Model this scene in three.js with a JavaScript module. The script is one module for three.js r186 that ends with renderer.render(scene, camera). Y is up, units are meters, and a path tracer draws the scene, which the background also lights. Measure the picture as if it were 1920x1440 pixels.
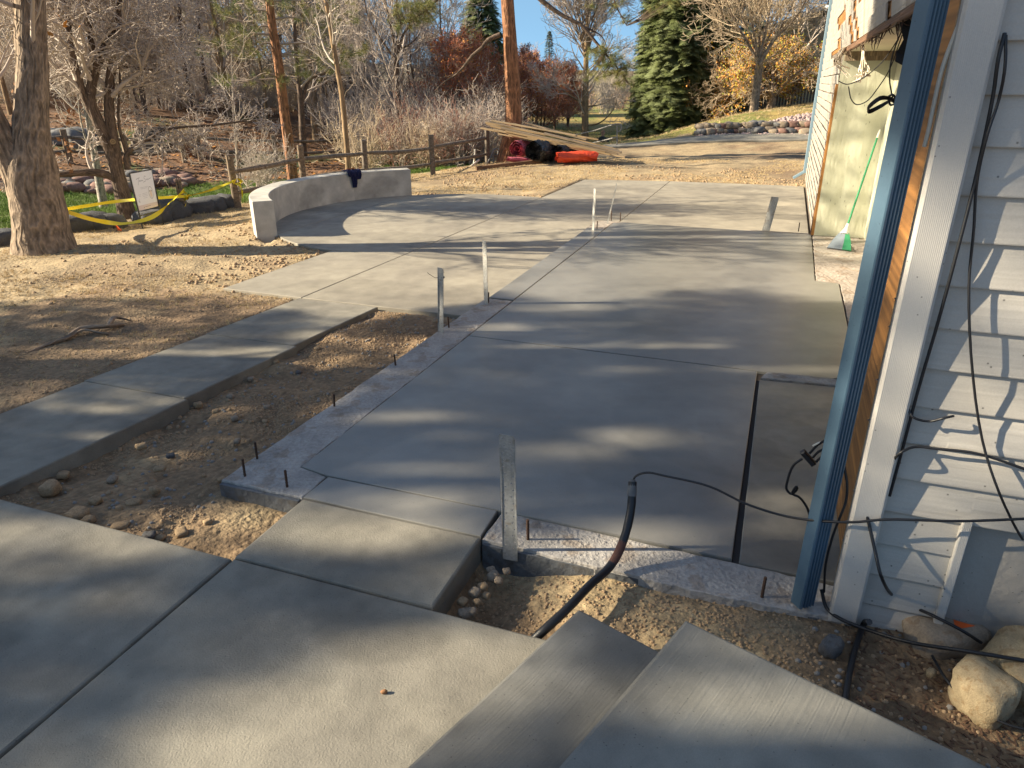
import * as THREE from 'three';
import { mergeGeometries } from 'three/addons/utils/BufferGeometryUtils.js';

// ------------------------------------------------------------------ camera, sky, sun, exposure
const scene = new THREE.Scene();
const PITCH = THREE.MathUtils.degToRad(23), FOC = 1331, EYE = 2.0;      // focal length in photo pixels (1920 x 1440)
const camera = new THREE.PerspectiveCamera(2 * Math.atan(720 / FOC) * 180 / Math.PI, 4 / 3, 0.05, 900);
camera.position.set(0, EYE, 0); camera.rotation.set(-PITCH, 0, 0);
const renderer = new THREE.WebGLRenderer();
renderer.toneMapping = THREE.LinearToneMapping; renderer.toneMappingExposure = 2.9; renderer.shadowMap.enabled = true;

const SUN_EL = THREE.MathUtils.degToRad(24.5);
const SUN = new THREE.Vector3(-Math.cos(SUN_EL), Math.sin(SUN_EL), 0.012).normalize();
{ // clear winter sky: pale at the horizon, deeper blue overhead, brighter round the sun, a few thin high clouds
  const W = 512, H = 256, data = new Float32Array(W * H * 4);
  for (let j = 0; j < H; j++) for (let i = 0; i < W; i++) {
    const phi = (i + .5) / W * 2 * Math.PI - Math.PI, el = ((j + .5) / H - .5) * Math.PI;
    const d = new THREE.Vector3(Math.cos(phi) * Math.cos(el), Math.sin(el), Math.sin(phi) * Math.cos(el));
    const y = Math.max(0, d.y), g = Math.pow(1 - y, 3.2), c = Math.max(0, d.dot(SUN)), glow = .10 * Math.pow(c, 4) + .35 * Math.pow(c, 40);
    const cl = .035 * Math.max(0, Math.sin(phi * 7 + Math.sin(el * 23) * 1.3) + Math.sin(phi * 3.1 + el * 31)) * Math.min(1, y * 4) ;
    const k = 4 * (j * W + i), dim = d.y < 0 ? Math.max(.35, 1 + d.y * 3) : 1;
    data[k] = (.052 + .073 * g + glow + cl) * dim; data[k + 1] = (.088 + .147 * g + glow * .92 + cl) * dim; data[k + 2] = (.158 + .185 * g + glow * .8 + cl) * dim; data[k + 3] = 1;
  }
  const t = new THREE.DataTexture(data, W, H, THREE.RGBAFormat, THREE.FloatType);
  t.mapping = THREE.EquirectangularReflectionMapping; t.magFilter = THREE.LinearFilter; t.minFilter = THREE.LinearFilter; t.wrapS = THREE.RepeatWrapping; t.needsUpdate = true;
  scene.background = t; scene.environment = t;
}
const sun = new THREE.DirectionalLight(new THREE.Color(1, .855, .63), 5);
sun.position.copy(SUN).multiplyScalar(60); sun.castShadow = true; sun.shadow.radius = 1;
Object.assign(sun.shadow.camera, { left: -40, right: 40, top: 40, bottom: -40, near: 1, far: 200 }); sun.shadow.mapSize.set(4096, 4096);
scene.add(sun, sun.target);

// ------------------------------------------------------------------ helpers: random, noise, positions
function rng(a) { return () => { a |= 0; a = a + 0x6D2B79F5 | 0; let t = Math.imul(a ^ a >>> 15, 1 | a); t = t + Math.imul(t ^ t >>> 7, 61 | t) ^ t; return ((t ^ t >>> 14) >>> 0) / 4294967296; }; }
const V = (x, y, z) => new THREE.Vector3(x, y, z);
const lerp = (a, b, t) => a + (b - a) * t, clamp = (x, a, b) => Math.min(b, Math.max(a, x)), sst = (a, b, x) => { const t = clamp((x - a) / (b - a), 0, 1); return t * t * (3 - 2 * t); };
function hash(x, y, s) { let h = Math.imul(x, 374761393) + Math.imul(y, 668265263) + Math.imul(s, 974634777) | 0; h = Math.imul(h ^ h >>> 13, 1274126177); return ((h ^ h >>> 16) >>> 0) / 4294967296; }
function vn(x, y, s = 0, per = 0, perY = 0) {
  const xi = Math.floor(x), yi = Math.floor(y), fx = x - xi, fy = y - yi, u = fx * fx * (3 - 2 * fx), v = fy * fy * (3 - 2 * fy);
  const w = per ? (k) => ((k % per) + per) % per : (k) => k, wy = perY ? (k) => ((k % perY) + perY) % perY : w;
  const a = hash(w(xi), wy(yi), s), b = hash(w(xi + 1), wy(yi), s), c = hash(w(xi), wy(yi + 1), s), d = hash(w(xi + 1), wy(yi + 1), s);
  return lerp(lerp(a, b, u), lerp(c, d, u), v);
}
function fbm(x, y, oct = 4, s = 0, per = 0) { let a = .5, f = 1, t = 0, n = 0; for (let i = 0; i < oct; i++) { t += a * vn(x * f, y * f, s + i, per ? per * f : 0); n += a; a *= .5; f *= 2; } return t / n; }
// photo pixel -> direction; distance always comes from a plane the thing touches or from a stated horizontal distance
const CP = Math.cos(PITCH), SP = Math.sin(PITCH);
function ray(px, py) { const X = (px - 960) / FOC, Y = (720 - py) / FOC; return V(X, Y * CP - SP, -CP - Y * SP); }
function at(px, py, h = 0) { const r = ray(px, py), t = (h - EYE) / r.y; return V(r.x * t, h, r.z * t); }
function far(px, py, d) { const r = ray(px, py), t = d / Math.hypot(r.x, r.z); return V(r.x * t, EYE + r.y * t, r.z * t); }
// house axes: u runs along the house (20 degrees right of the view), w to its right
const A20 = THREE.MathUtils.degToRad(20), DU = V(Math.sin(A20), 0, -Math.cos(A20)), DW = V(Math.cos(A20), 0, Math.sin(A20));
const uw = (u, w, h = 0) => V(u * DU.x + w * DW.x, h, u * DU.z + w * DW.z);
const toU = (x, z) => x * DU.x + z * DU.z, toW = (x, z) => x * DW.x + z * DW.z;
function onPlane(px, py, n, k) { const r = ray(px, py), t = k / r.dot(n); return V(r.x * t, EYE + r.y * t, r.z * t); }
const onU = (px, py, u) => onPlane(px, py, DU, u), onW = (px, py, w) => onPlane(px, py, DW, w);

// ------------------------------------------------------------------ helpers: objects
const used = {};
function numbered(n) { const k = used[n] = (used[n] ?? -1) + 1; return k ? n + '_' + String(k).padStart(3, '0') : n; }
function tag(o, label, category, group) { o.userData.label = label; o.userData.category = category; if (group) o.userData.group = group; return o; }
function shade(o) { o.traverse((m) => { m.castShadow = true; m.receiveShadow = true; }); return o; }
function thing(name, label, category, p = null, turn = 0, group) { const g = new THREE.Group(); g.name = numbered(name); if (p) g.position.copy(p); g.rotation.y = turn; scene.add(g); return tag(g, label, category, group); }
function mesh(name, geo, m, parent, top) { const o = new THREE.Mesh(geo, m); o.name = top ? numbered(name) : name; o.castShadow = o.receiveShadow = true; (parent ?? scene).add(o); return o; }
function one(name, geo, m, label, category, group) { return tag(mesh(name, geo, m, scene, true), label, category, group); }
function struct(name, geo, m) { const o = mesh(name, geo, m, scene, true); o.userData.kind = 'structure'; return o; }
function structGroup(name) { const g = new THREE.Group(); g.name = numbered(name); g.userData.kind = 'structure'; scene.add(g); return g; }
// chamfered box centred on the origin, uv in metres
function box(w, h, d, b = .004) {
  b = Math.min(b, w * .3, h * .3, d * .3);
  const s = new THREE.Shape(); s.moveTo(-w / 2 + b, -h / 2 + b); s.lineTo(w / 2 - b, -h / 2 + b); s.lineTo(w / 2 - b, h / 2 - b); s.lineTo(-w / 2 + b, h / 2 - b);
  const g = new THREE.ExtrudeGeometry(s, { depth: d - 2 * b, bevelEnabled: true, bevelThickness: b, bevelSize: b, bevelSegments: 1 });
  g.translate(0, 0, -d / 2 + b); return g;
}
// box whose axes are (along u, up, along w), given by its limits
function ubox(u0, u1, h0, h1, w0, w1, b = .004) {
  const g = box(u1 - u0, h1 - h0, w1 - w0, b), m = new THREE.Matrix4().makeBasis(DU, V(0, 1, 0), DW);
  m.setPosition(uw((u0 + u1) / 2, (w0 + w1) / 2, (h0 + h1) / 2)); g.applyMatrix4(m); return g;
}
// board between two points, w across (horizontal), h thick
function bar(a, b, w, h, bev = .004, up = V(0, 1, 0)) {
  const d = b.clone().sub(a), L = d.length(); d.normalize(); const s = d.clone().cross(up).normalize(), n = s.clone().cross(d).normalize();
  const g = box(L, h, w, bev); g.applyMatrix4(new THREE.Matrix4().makeBasis(d, n, s).setPosition(a.clone().add(b).multiplyScalar(.5))); return g;
}
// flat slab from a polygon [[u,w],...]; top height may vary
function slabGeo(poly, top, thick = .1, bev = .008, axes = uw) {
  const s = new THREE.Shape(); let pts = poly.map(([u, w]) => { const p = axes(u, w, 0); return new THREE.Vector2(p.x, -p.z); });
  if (THREE.ShapeUtils.isClockWise(pts)) pts.reverse();
  s.setFromPoints(pts);
  const g = new THREE.ExtrudeGeometry(s, { depth: thick - bev, bevelEnabled: bev > 0, bevelThickness: bev, bevelSize: bev, bevelOffset: -bev, bevelSegments: 2, curveSegments: 8 });
  g.rotateX(-Math.PI / 2); const f = typeof top === 'function' ? top : () => top, p = g.attributes.position;
  for (let i = 0; i < p.count; i++) p.setY(i, p.getY(i) - thick + f(toU(p.getX(i), p.getZ(i)), toW(p.getX(i), p.getZ(i))));
  g.computeVertexNormals(); return g;
}
class Buf { // collects tubes and small faces
  constructor() { this.p = []; this.n = []; this.t = []; this.i = []; this.c = null; }
  tube(pts, rad, sides, cap = false, wob = 0, seed = 1, ridge = 0) {
    const P = this.p, N = this.n, T = this.t, base = P.length / 3, m = pts.length; let ref = null, len = 0;
    for (let k = 0; k < m; k++) {
      const d = pts[Math.min(m - 1, k + 1)].clone().sub(pts[Math.max(0, k - 1)]).normalize();
      if (!ref) { ref = Math.abs(d.y) < .9 ? V(0, 1, 0) : V(1, 0, 0); }
      const b = d.clone().cross(ref).normalize(), a = b.clone().cross(d).normalize(); ref = a;
      if (k) len += pts[k].distanceTo(pts[k - 1]);
      const r = Array.isArray(rad) ? rad[k] : rad;
      for (let j = 0; j <= sides; j++) {
        const q = j / sides * 2 * Math.PI, x = Math.cos(q), y = Math.sin(q), rr = (wob ? r * (1 + wob * (vn(3 + 1.6 * x + 7 * seed, len * 1.7 + y * 1.6, seed) - .5)) : r) - (ridge ? ridge * Math.pow(Math.abs(2 * vn(j / sides * 26 + 1.6 * vn(len * 2.2, j / sides * 9, 5, 0, 9), len * 2.6, 9, 26) - 1), .7) : 0);
        const nx = a.x * x + b.x * y, ny = a.y * x + b.y * y, nz = a.z * x + b.z * y;
        P.push(pts[k].x + nx * rr, pts[k].y + ny * rr, pts[k].z + nz * rr); N.push(nx, ny, nz); T.push(j / sides * Math.max(.25, Math.round(2 * Math.PI * (Array.isArray(rad) ? rad[0] : rad) * 4) / 4), len);
      }
    }
    const w = sides + 1;
    for (let k = 0; k < m - 1; k++) for (let j = 0; j < sides; j++) { const a = base + k * w + j; this.i.push(a, a + 1, a + w, a + 1, a + w + 1, a + w); }
    if (cap) for (const k of [0, m - 1]) {
      const c = P.length / 3, d = pts[k ? m - 1 : 1].clone().sub(pts[k ? m - 2 : 0]).normalize().multiplyScalar(k ? 1 : -1);
      P.push(pts[k].x, pts[k].y, pts[k].z); N.push(d.x, d.y, d.z); T.push(0, 0);
      for (let j = 0; j < w; j++) { const s = 3 * (base + k * w + j); P.push(P[s], P[s + 1], P[s + 2]); N.push(d.x, d.y, d.z); T.push(.05, .05); }
      for (let j = 0; j < sides; j++) k ? this.i.push(c, c + 1 + j, c + 2 + j) : this.i.push(c, c + 2 + j, c + 1 + j);
    }
    return this;
  }
  face(a, b, c, d) { // triangle or quad
    const k = this.p.length / 3, n = b.clone().sub(a).cross(c.clone().sub(a)).normalize(), q = d ? [a, b, c, d] : [a, b, c];
    for (const v of q) { this.p.push(v.x, v.y, v.z); this.n.push(n.x, n.y, n.z); } this.t.push(0, 0, 1, 0, 1, 1); if (d) this.t.push(0, 1);
    this.i.push(k, k + 1, k + 2); if (d) this.i.push(k, k + 2, k + 3);
  }
  geo() {
    const g = new THREE.BufferGeometry(); g.setAttribute('position', new THREE.Float32BufferAttribute(this.p, 3)); g.setAttribute('normal', new THREE.Float32BufferAttribute(this.n, 3));
    g.setAttribute('uv', new THREE.Float32BufferAttribute(this.t, 2)); g.setIndex(this.i); return g;
  }
}
const curve = (pts, n = 24) => new THREE.CatmullRomCurve3(pts, false, 'centripetal').getPoints(n);
const wire = (pts, r, n = 32, sides = 7) => new Buf().tube(curve(pts, n), r, sides, true).geo();

// ------------------------------------------------------------------ textures and materials
function tex(size, f, color = true, w = size) {
  const d = new Uint8Array(w * size * 4);
  for (let y = 0; y < size; y++) for (let x = 0; x < w; x++) { const c = f(x / w, y / size, x, y), k = 4 * (y * w + x); if (typeof c === 'number') d[k] = d[k + 1] = d[k + 2] = clamp(c, 0, 1) * 255; else { d[k] = clamp(c[0], 0, 1) * 255; d[k + 1] = clamp(c[1], 0, 1) * 255; d[k + 2] = clamp(c[2], 0, 1) * 255; } d[k + 3] = 255; }
  const t = new THREE.DataTexture(d, w, size); t.wrapS = t.wrapT = THREE.RepeatWrapping; t.magFilter = THREE.LinearFilter; t.minFilter = THREE.LinearMipmapLinearFilter; t.generateMipmaps = true; if (color) t.colorSpace = THREE.SRGBColorSpace; t.needsUpdate = true; return t;
}
const rep = (t, x, y = x) => { const c = t.clone(); c.repeat.set(x, y); c.needsUpdate = true; return c; };
const Tc = { // multipliers round white: the base colour sits in the material
  concrete: tex(1024, (u, v, x, y) => { const m = fbm(u * 5, v * 5, 5, 11, 5), b = fbm(u * 24, v * 24, 3, 21, 24), s = hash(x, y, 5); const pore = hash(x >> 1, y >> 1, 9) > .9975 ? -.22 : 0; const st = sst(.56, .66, fbm(u * 3 + 7, v * 3, 5, 17, 3)) * .07, k = .88 + .26 * (m - .5) + .14 * (b - .5) + .07 * (s - .5) + pore - st; return [k, k * .995, k * .985 - .02 * (m - .5)]; }),
  trowel: tex(1024, (u, v, x, y) => { const m = fbm(u * 4, v * 4, 4, 13, 4), a = fbm(u * 5, v * 20, 3, 15, 20), s = hash(x, y, 15), e = fbm(u * 3 + 5, v * 3, 5, 23, 3), ra = Math.hypot(u - .5 + .2 * (m - .5), v - .5), arc = .035 * (vn(ra * 46, 0, 25) - .5) * sst(.48, .3, ra), b = fbm(u * 26, v * 26, 3, 27, 26), k = .90 + .22 * (m - .5) + .07 * (a - .5) + .05 * (s - .5) + .08 * (b - .5) - .06 * sst(.55, .63, e) + arc + (hash(x >> 1, y >> 1, 19) > .9988 ? -.16 : 0); return [k, k * .998, k * .99]; }),
  rough: tex(512, (u, v, x, y) => { const m = fbm(u * 4, v * 4, 4, 31, 4), b = fbm(u * 40, v * 40, 3, 41, 40); const stain = sst(.6, .75, fbm(u * 7, v * 7, 4, 51, 7)); const k = .83 + .2 * (m - .5) + .16 * (b - .5) + .08 * (hash(x, y, 4) - .5); return [k - .06 * stain, k - .09 * stain, k - .12 * stain]; }),
  dirt: tex(1024, (u, v, x, y) => { const m = fbm(u * 4, v * 4, 5, 61, 4), b = fbm(u * 48, v * 48, 3, 71, 48), p = hash(x >> 2, y >> 2, 3) > .985 ? .14 : 0, q = hash(x >> 1, y >> 1, 8) > .985 ? -.18 : 0; const k = .80 + .26 * (m - .5) + .34 * (b - .5) + p + q; return [k, k * .985, k * .96]; }),
  bark: tex(512, (u, v) => { const wx = u * 9 + .9 * (fbm(u * 4, v * 4, 3, 81, 4) - .5) * 2, r = 1 - Math.abs(2 * vn(wx * 2, v * 7, 82, 18, 7) - 1), f = fbm(u * 30, v * 30, 3, 83, 30); const k = .62 + .33 * (r - .5) + .35 * (f - .5) + .1; return [k, k * .98, k * .95]; }),
  plate: tex(512, (u, v) => { const c = fbm(u * 6, v * 3, 3, 91, 6), r = Math.abs(2 * vn(u * 10 + c * 2.2, v * 5, 92, 0) - 1), f = fbm(u * 34, v * 14, 3, 93, 34); const k = sst(.05, .5, r) * .5 + .38 + .34 * (f - .5); return [k, k * (.86 + .2 * c), k * (.8 + .22 * c)]; }),
  wood: tex(512, (u, v) => { const g = fbm(u * 3, v * 44, 4, 101, 0), k = .78 + .42 * (fbm(u * 2, v * 60 + 3 * fbm(u * 2, v * 4, 2, 5), 3, 102) - .5) + .2 * (g - .5); return [k, k * .97, k * .93]; }),
  wall: tex(512, (u, v, x, y) => { const m = fbm(u * 3, v * 3, 4, 111, 3), d = hash(x >> 1, y >> 1, 12) > .9985 ? -.35 : 0; const k = .90 + .12 * (m - .5) + .04 * (hash(x, y, 2) - .5) + d; return [k, k * .995, k * .985]; }),
};
const Tb = {
  grain: tex(1024, (u, v, x, y) => .5 + .6 * (fbm(u * 90, v * 90, 3, 121, 90) - .5) + .25 * (hash(x, y, 6) - .5), false),
  smooth: tex(512, (u, v, x, y) => .5 + .35 * (fbm(u * 10, v * 10, 4, 131, 10) - .5) + .2 * (hash(x, y, 7) - .5), false),
  broom: tex(1024, (u, v, x, y) => .5 + .8 * (vn(v * 240 + 5 * (fbm(u * 4, v * 4, 3, 3, 4) - .5), 0, 141, 240) - .5) + .4 * (fbm(u * 120, v * 120, 2, 4, 120) - .5), false),
  rough: tex(512, (u, v) => fbm(u * 22, v * 22, 5, 151, 22), false),
  dirt: tex(1024, (u, v) => fbm(u * 40, v * 40, 5, 161, 40), false),
  bark: tex(512, (u, v) => { const wx = u * 9 + .9 * (fbm(u * 4, v * 4, 3, 81, 4) - .5) * 2, r = 1 - Math.abs(2 * vn(wx * 2, v * 7, 82, 18, 7) - 1); return .25 + .6 * r + .25 * (fbm(u * 30, v * 30, 3, 83, 30) - .5); }, false),
  wood: tex(512, (u, v) => .5 + .8 * (fbm(u * 2, v * 70, 3, 171) - .5), false),
  ribs: tex(256, (u, v) => .5 + .5 * Math.sin(v * 2 * Math.PI * 14 + 1.1 * (fbm(u * 3, v * 3, 2, 6, 3) - .5)) * (.8 + .4 * fbm(u * 8, v * 14, 2, 9)), false),
  crumple: tex(512, (u, v) => { const a = fbm(u * 8, v * 8, 4, 181, 8); return Math.abs(2 * a - 1); }, false),
};
const lin = (r, g, b) => new THREE.Color().setRGB(r, g, b);
function mat(c, o = {}) { const m = new THREE.MeshStandardMaterial({ color: Array.isArray(c) ? lin(...c) : new THREE.Color(c), roughness: o.rough ?? .85, metalness: o.metal ?? 0, side: o.side ?? THREE.FrontSide, vertexColors: !!o.vc });
  if (o.map) m.map = o.map; if (o.bump) { m.bumpMap = o.bump; m.bumpScale = o.bs ?? .004; } return m; }
const M = {
  slab: mat([.278, .272, .25], { rough: .34, map: rep(Tc.trowel, .37), bump: rep(Tb.smooth, 1.1), bs: .002 }),
  slabDark: mat([.235, .225, .198], { rough: .45, map: rep(Tc.trowel, .9), bump: rep(Tb.smooth, 1.4), bs: .003 }),
  patio: mat([.395, .365, .30], { rough: .72, map: rep(Tc.concrete, .35), bump: rep(Tb.grain, .8), bs: .002 }),
  walk: mat([.335, .318, .268], { rough: .85, map: rep(Tc.concrete, .6), bump: rep(Tb.grain, 2.1), bs: .0022 }),
  step: mat([.30, .295, .265], { rough: .85, map: rep(Tc.concrete, .55), bump: rep(Tb.broom, .9), bs: .0006 }),
  stem: mat([.52, .495, .46], { rough: .95, map: rep(Tc.rough, 1.6), bump: rep(Tb.rough, 3.2), bs: .007 }),
  ledge: mat([.55, .49, .42], { rough: .95, map: rep(Tc.rough, 1.1), bump: rep(Tb.rough, 1.7), bs: .012 }),
  tar: mat([.15, .165, .18], { rough: .7, map: rep(Tc.rough, 2), bump: rep(Tb.rough, 2), bs: .006 }),
  benchwall: mat([.66, .645, .59], { rough: .85, map: rep(Tc.concrete, .5), bump: rep(Tb.smooth, .8), bs: .004 }),
  void: mat([.30, .22, .14], { rough: 1 }),
  ground: mat([1, 1, 1], { rough: .98, map: rep(Tc.dirt, .8), bump: rep(Tb.dirt, 1.1), bs: .013, vc: true }),
  clod: mat([.50, .365, .225], { rough: 1, map: rep(Tc.dirt, .3), bump: rep(Tb.rough, 1), bs: .0012 }),
  pinkGrit: mat([.36, .27, .25], { rough: .95 }), crumb: mat([.335, .235, .14], { rough: 1 }), grit: mat([.23, .22, .205], { rough: .95 }),
  stone: mat([.42, .34, .25], { rough: .9, map: rep(Tc.rough, .6), bump: rep(Tb.rough, 1), bs: .0015 }),
  stoneGrey: mat([.22, .22, .22], { rough: .9, map: rep(Tc.rough, .6), bump: rep(Tb.rough, 1), bs: .005 }),
  stoneRed: mat([.34, .20, .16], { rough: .9, map: rep(Tc.rough, .6), bump: rep(Tb.rough, 1), bs: .005 }),
  stoneDark: mat([.10, .105, .115], { rough: .85, map: rep(Tc.rough, .6), bump: rep(Tb.rough, 1), bs: .008 }),
  sand: mat([.56, .45, .28], { rough: .95, map: rep(Tc.rough, .9), bump: rep(Tb.rough, 1.1), bs: .002 }),
  barkGrey: mat([.44, .35, .27], { map: rep(Tc.bark, 1, .8), bump: rep(Tb.bark, 1, .8), bs: .03, rough: .95 }),
  barkDark: mat([.21, .155, .12], { map: rep(Tc.bark, 1.5, 1), bump: rep(Tb.bark, 1.5, 1), bs: .02, rough: .95 }),
  barkWhite: mat([.55, .51, .46], { map: rep(Tc.bark, 1.2, 2), rough: .9 }),
  barkPine: mat([.46, .23, .125], { map: rep(Tc.bark, 1, .6), bump: rep(Tb.bark, 1, .6), bs: .04, rough: .95 }),
  barkTan: mat([.42, .30, .18], { map: rep(Tc.bark, 2, .5), rough: .95 }),
  twigGrey: mat([.46, .395, .34], { rough: .95 }), twigPale: mat([.48, .42, .355], { rough: .95 }), twigBrown: mat([.33, .26, .21], { rough: .95 }), twigRed: mat([.36, .20, .15], { rough: .95 }), twigTan: mat([.48, .385, .27], { rough: .95 }),
  needle: mat([.125, .155, .045], { rough: .8, side: 2 }), needleYel: mat([.20, .195, .05], { rough: .8, side: 2 }), spruce: mat([.16, .19, .075], { rough: .85, side: 2 }), spruceDark: mat([.07, .085, .045], { rough: .85, side: 2 }),
  leafYel: mat([.55, .36, .045], { rough: .8, side: 2 }), leafOr: mat([.50, .22, .04], { rough: .8, side: 2 }), leafGr: mat([.26, .28, .05], { rough: .8, side: 2 }), leafRed: mat([.36, .10, .04], { rough: .8, side: 2 }), leafBr: mat([.27, .135, .06], { rough: .9, side: 2 }),
  mulch: mat([.13, .075, .045], { rough: 1 }),
  grass: mat([.14, .22, .035], { rough: .85, side: 2 }), straw: mat([.52, .40, .22], { rough: .9, side: 2 }), reed: mat([.50, .40, .24], { rough: .9, side: 2 }),
  fence: mat([.36, .29, .22], { map: rep(Tc.wood, .8, 1.2), bump: rep(Tb.wood, .8, 1.2), bs: .01, rough: .95 }), fenceGrey: mat([.265, .235, .205], { map: rep(Tc.wood, .8, 1.2), bump: rep(Tb.wood, .8, 1.2), bs: .01, rough: .95 }),
  lumber: mat([.50, .37, .21], { map: rep(Tc.wood, .5, 1.6), bump: rep(Tb.wood, .5, 1.6), bs: .004 }), lumberPale: mat([.58, .46, .30], { map: rep(Tc.wood, .5, 1.6), bump: rep(Tb.wood, .5, 1.6), bs: .004 }), lumberGrey: mat([.36, .29, .21], { map: rep(Tc.wood, .5, 1.6), bump: rep(Tb.wood, .5, 1.6), bs: .004 }),
  timber: mat([.26, .15, .09], { map: rep(Tc.wood, .6, 1.5), bump: rep(Tb.wood, .6, 1.5), bs: .008 }),
  siding: mat([.60, .578, .535], { rough: .6, map: rep(Tc.wall, .7), bump: rep(Tb.wood, .5, .9), bs: .0025 }),
  trim: mat([.60, .59, .565], { rough: .6, map: rep(Tc.wall, .9), bump: rep(Tb.ribs, .5, 13), bs: .0004 }),
  sidingOld: mat([.55, .515, .455], { rough: .7, map: rep(Tc.rough, .5), bump: rep(Tb.wood, .5, .9), bs: .006 }),
  found: mat([.42, .40, .37], { rough: .9, map: rep(Tc.wall, 1.2), bump: rep(Tb.rough, 1.2), bs: .004 }),
  sheath: mat([.50, .245, .07], { rough: .8, map: rep(Tc.wood, .35, .9), bump: rep(Tb.wood, .5, 1), bs: .002 }),
  green: mat([.64, .65, .505], { rough: .4, map: rep(Tc.wall, .4), bump: rep(Tb.crumple, .45), bs: .012 }),
  cream: mat([.66, .60, .43], { rough: .7, map: rep(Tc.wall, .5) }), pink: mat([.66, .56, .50], { rough: .7, map: rep(Tc.wood, .4, .3) }), white: mat([.74, .73, .70], { rough: .5 }),
  blue: mat([.09, .17, .25], { rough: .42, map: rep(Tc.wall, 1.5), bump: rep(Tb.rough, 3), bs: .0006 }), paleBlue: mat([.17, .26, .33], { rough: .45 }),
  galv: mat([.40, .42, .43], { rough: .42, metal: .35, map: rep(Tc.rough, 3) }), galvDull: mat([.50, .50, .47], { rough: .6, metal: .15, map: rep(Tc.rough, 3) }), rust: mat([.10, .055, .035], { rough: .9, map: rep(Tc.rough, 6) }), rail: mat([.24, .235, .225], { rough: .6, metal: .2 }),
  black: mat([.014, .015, .018], { rough: .45 }), blackMatte: mat([.022, .022, .024], { rough: .9 }), plastic: mat([.035, .037, .04], { rough: .33, bump: rep(Tb.crumple, 1), bs: .06, side: 2 }),
  whiteCable: mat([.72, .69, .60], { rough: .5 }), beige: mat([.55, .48, .38], { rough: .7 }),
  redTarp: mat([.62, .065, .02], { rough: .55, bump: rep(Tb.crumple, .9), bs: .02, side: 2 }), pinkTarp: mat([.42, .10, .14], { rough: .8, bump: rep(Tb.crumple, .9), bs: .02, side: 2 }),
  tape: mat([.80, .66, .02], { rough: .4, side: 2 }), orange: mat([.75, .12, .02], { rough: .6, side: 2 }),
  cloth: mat([.012, .014, .06], { rough: .9, side: 2, bump: rep(Tb.crumple, 2), bs: .01 }), broomGreen: mat([.02, .22, .09], { rough: .45 }), broomGrey: mat([.19, .23, .27], { rough: .8 }),
  roof: mat([.16, .14, .125], { rough: .95, map: rep(Tc.rough, .3) }), stuccoYel: mat([.62, .52, .33], { rough: .9 }), glass: mat([.03, .04, .05], { rough: .08 }), skin: mat([.45, .27, .19], { rough: .7 }), jacket: mat([.05, .07, .07], { rough: .9 }),
};

// ------------------------------------------------------------------ ground
const CTRL = [];
const cp = (p) => CTRL.push([p.x, p.z, p.y]);
for (const [u, w, h] of [[6, -5.6, -.15], [3.5, -5.4, -.08], [1, -5.5, -.03], [-2, -6, 0], [8, -7, -.16], [7, -9.5, -.14], [3, -9, -.06], [-3, -9, .02], [4, -3, -.14], [2, -1, -.06], [2, 1, -.03], [0, 0, -.1], [5, 0, -.14], [11, -2, -.2], [17.6, -3, -.15], [17.6, 0, -.12],
  [17.6, -6, -.18], [14.5, -7.6, -.24], [11.2, -8.7, -.26], [9, -8.2, -.2], [9, -5, -.2], [20, 4, .05], [30, 8, .5], [8, 8, 0], [-4, 2, 0], [-8, -4, .1], [-6, 10, .1], [-14, -12, .1]]) cp(uw(u, w, h));
for (const [px, py, d] of [[445, 392, 15.6], [268, 429, 13.5], [200, 432, 13.3], [370, 398, 15.2], [40, 452, 13], [568, 362, 17.5], [685, 342, 19], [810, 328, 20], [912, 307, 22], [300, 388, 19], [120, 388, 18.5], [420, 372, 20], [-150, 400, 18], [600, 345, 23.5], [860, 292, 28],
  [200, 352, 23], [250, 331, 24.2], [420, 330, 25], [60, 345, 23], [250, 300, 27], [350, 262, 31], [150, 245, 32], [0, 250, 31], [500, 302, 28], [640, 300, 29], [600, 262, 33], [500, 205, 40], [300, 172, 44], [100, 170, 44], [200, 105, 62], [450, 130, 62], [700, 215, 50], [850, 205, 60],
  [960, 300, 24], [960, 262, 33], [960, 240, 45], [1130, 316, 36], [1060, 300, 38], [1050, 228, 55], [1050, 195, 85], [1050, 302, 21], [1200, 275, 26.5], [1080, 288, 24.5], [1450, 266, 27], [1330, 233, 30], [1400, 213, 33], [1500, 205, 35], [1240, 250, 44], [1190, 262, 30], [1420, 300, 22], [1200, 300, 22], [1300, 232, 42], [1500, 195, 45], [1600, 200, 36]]) cp(far(px, py, d));
for (const [x, z, h] of [[0, -170, 3], [-100, -130, 9], [110, -130, 4], [-160, 0, 1], [160, 0, 3], [0, 160, 2], [-30, -8, -.6], [-22, 2, -.2], [-40, -30, .8], [60, -60, 2.5]]) CTRL.push([x, z, h]);
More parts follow.
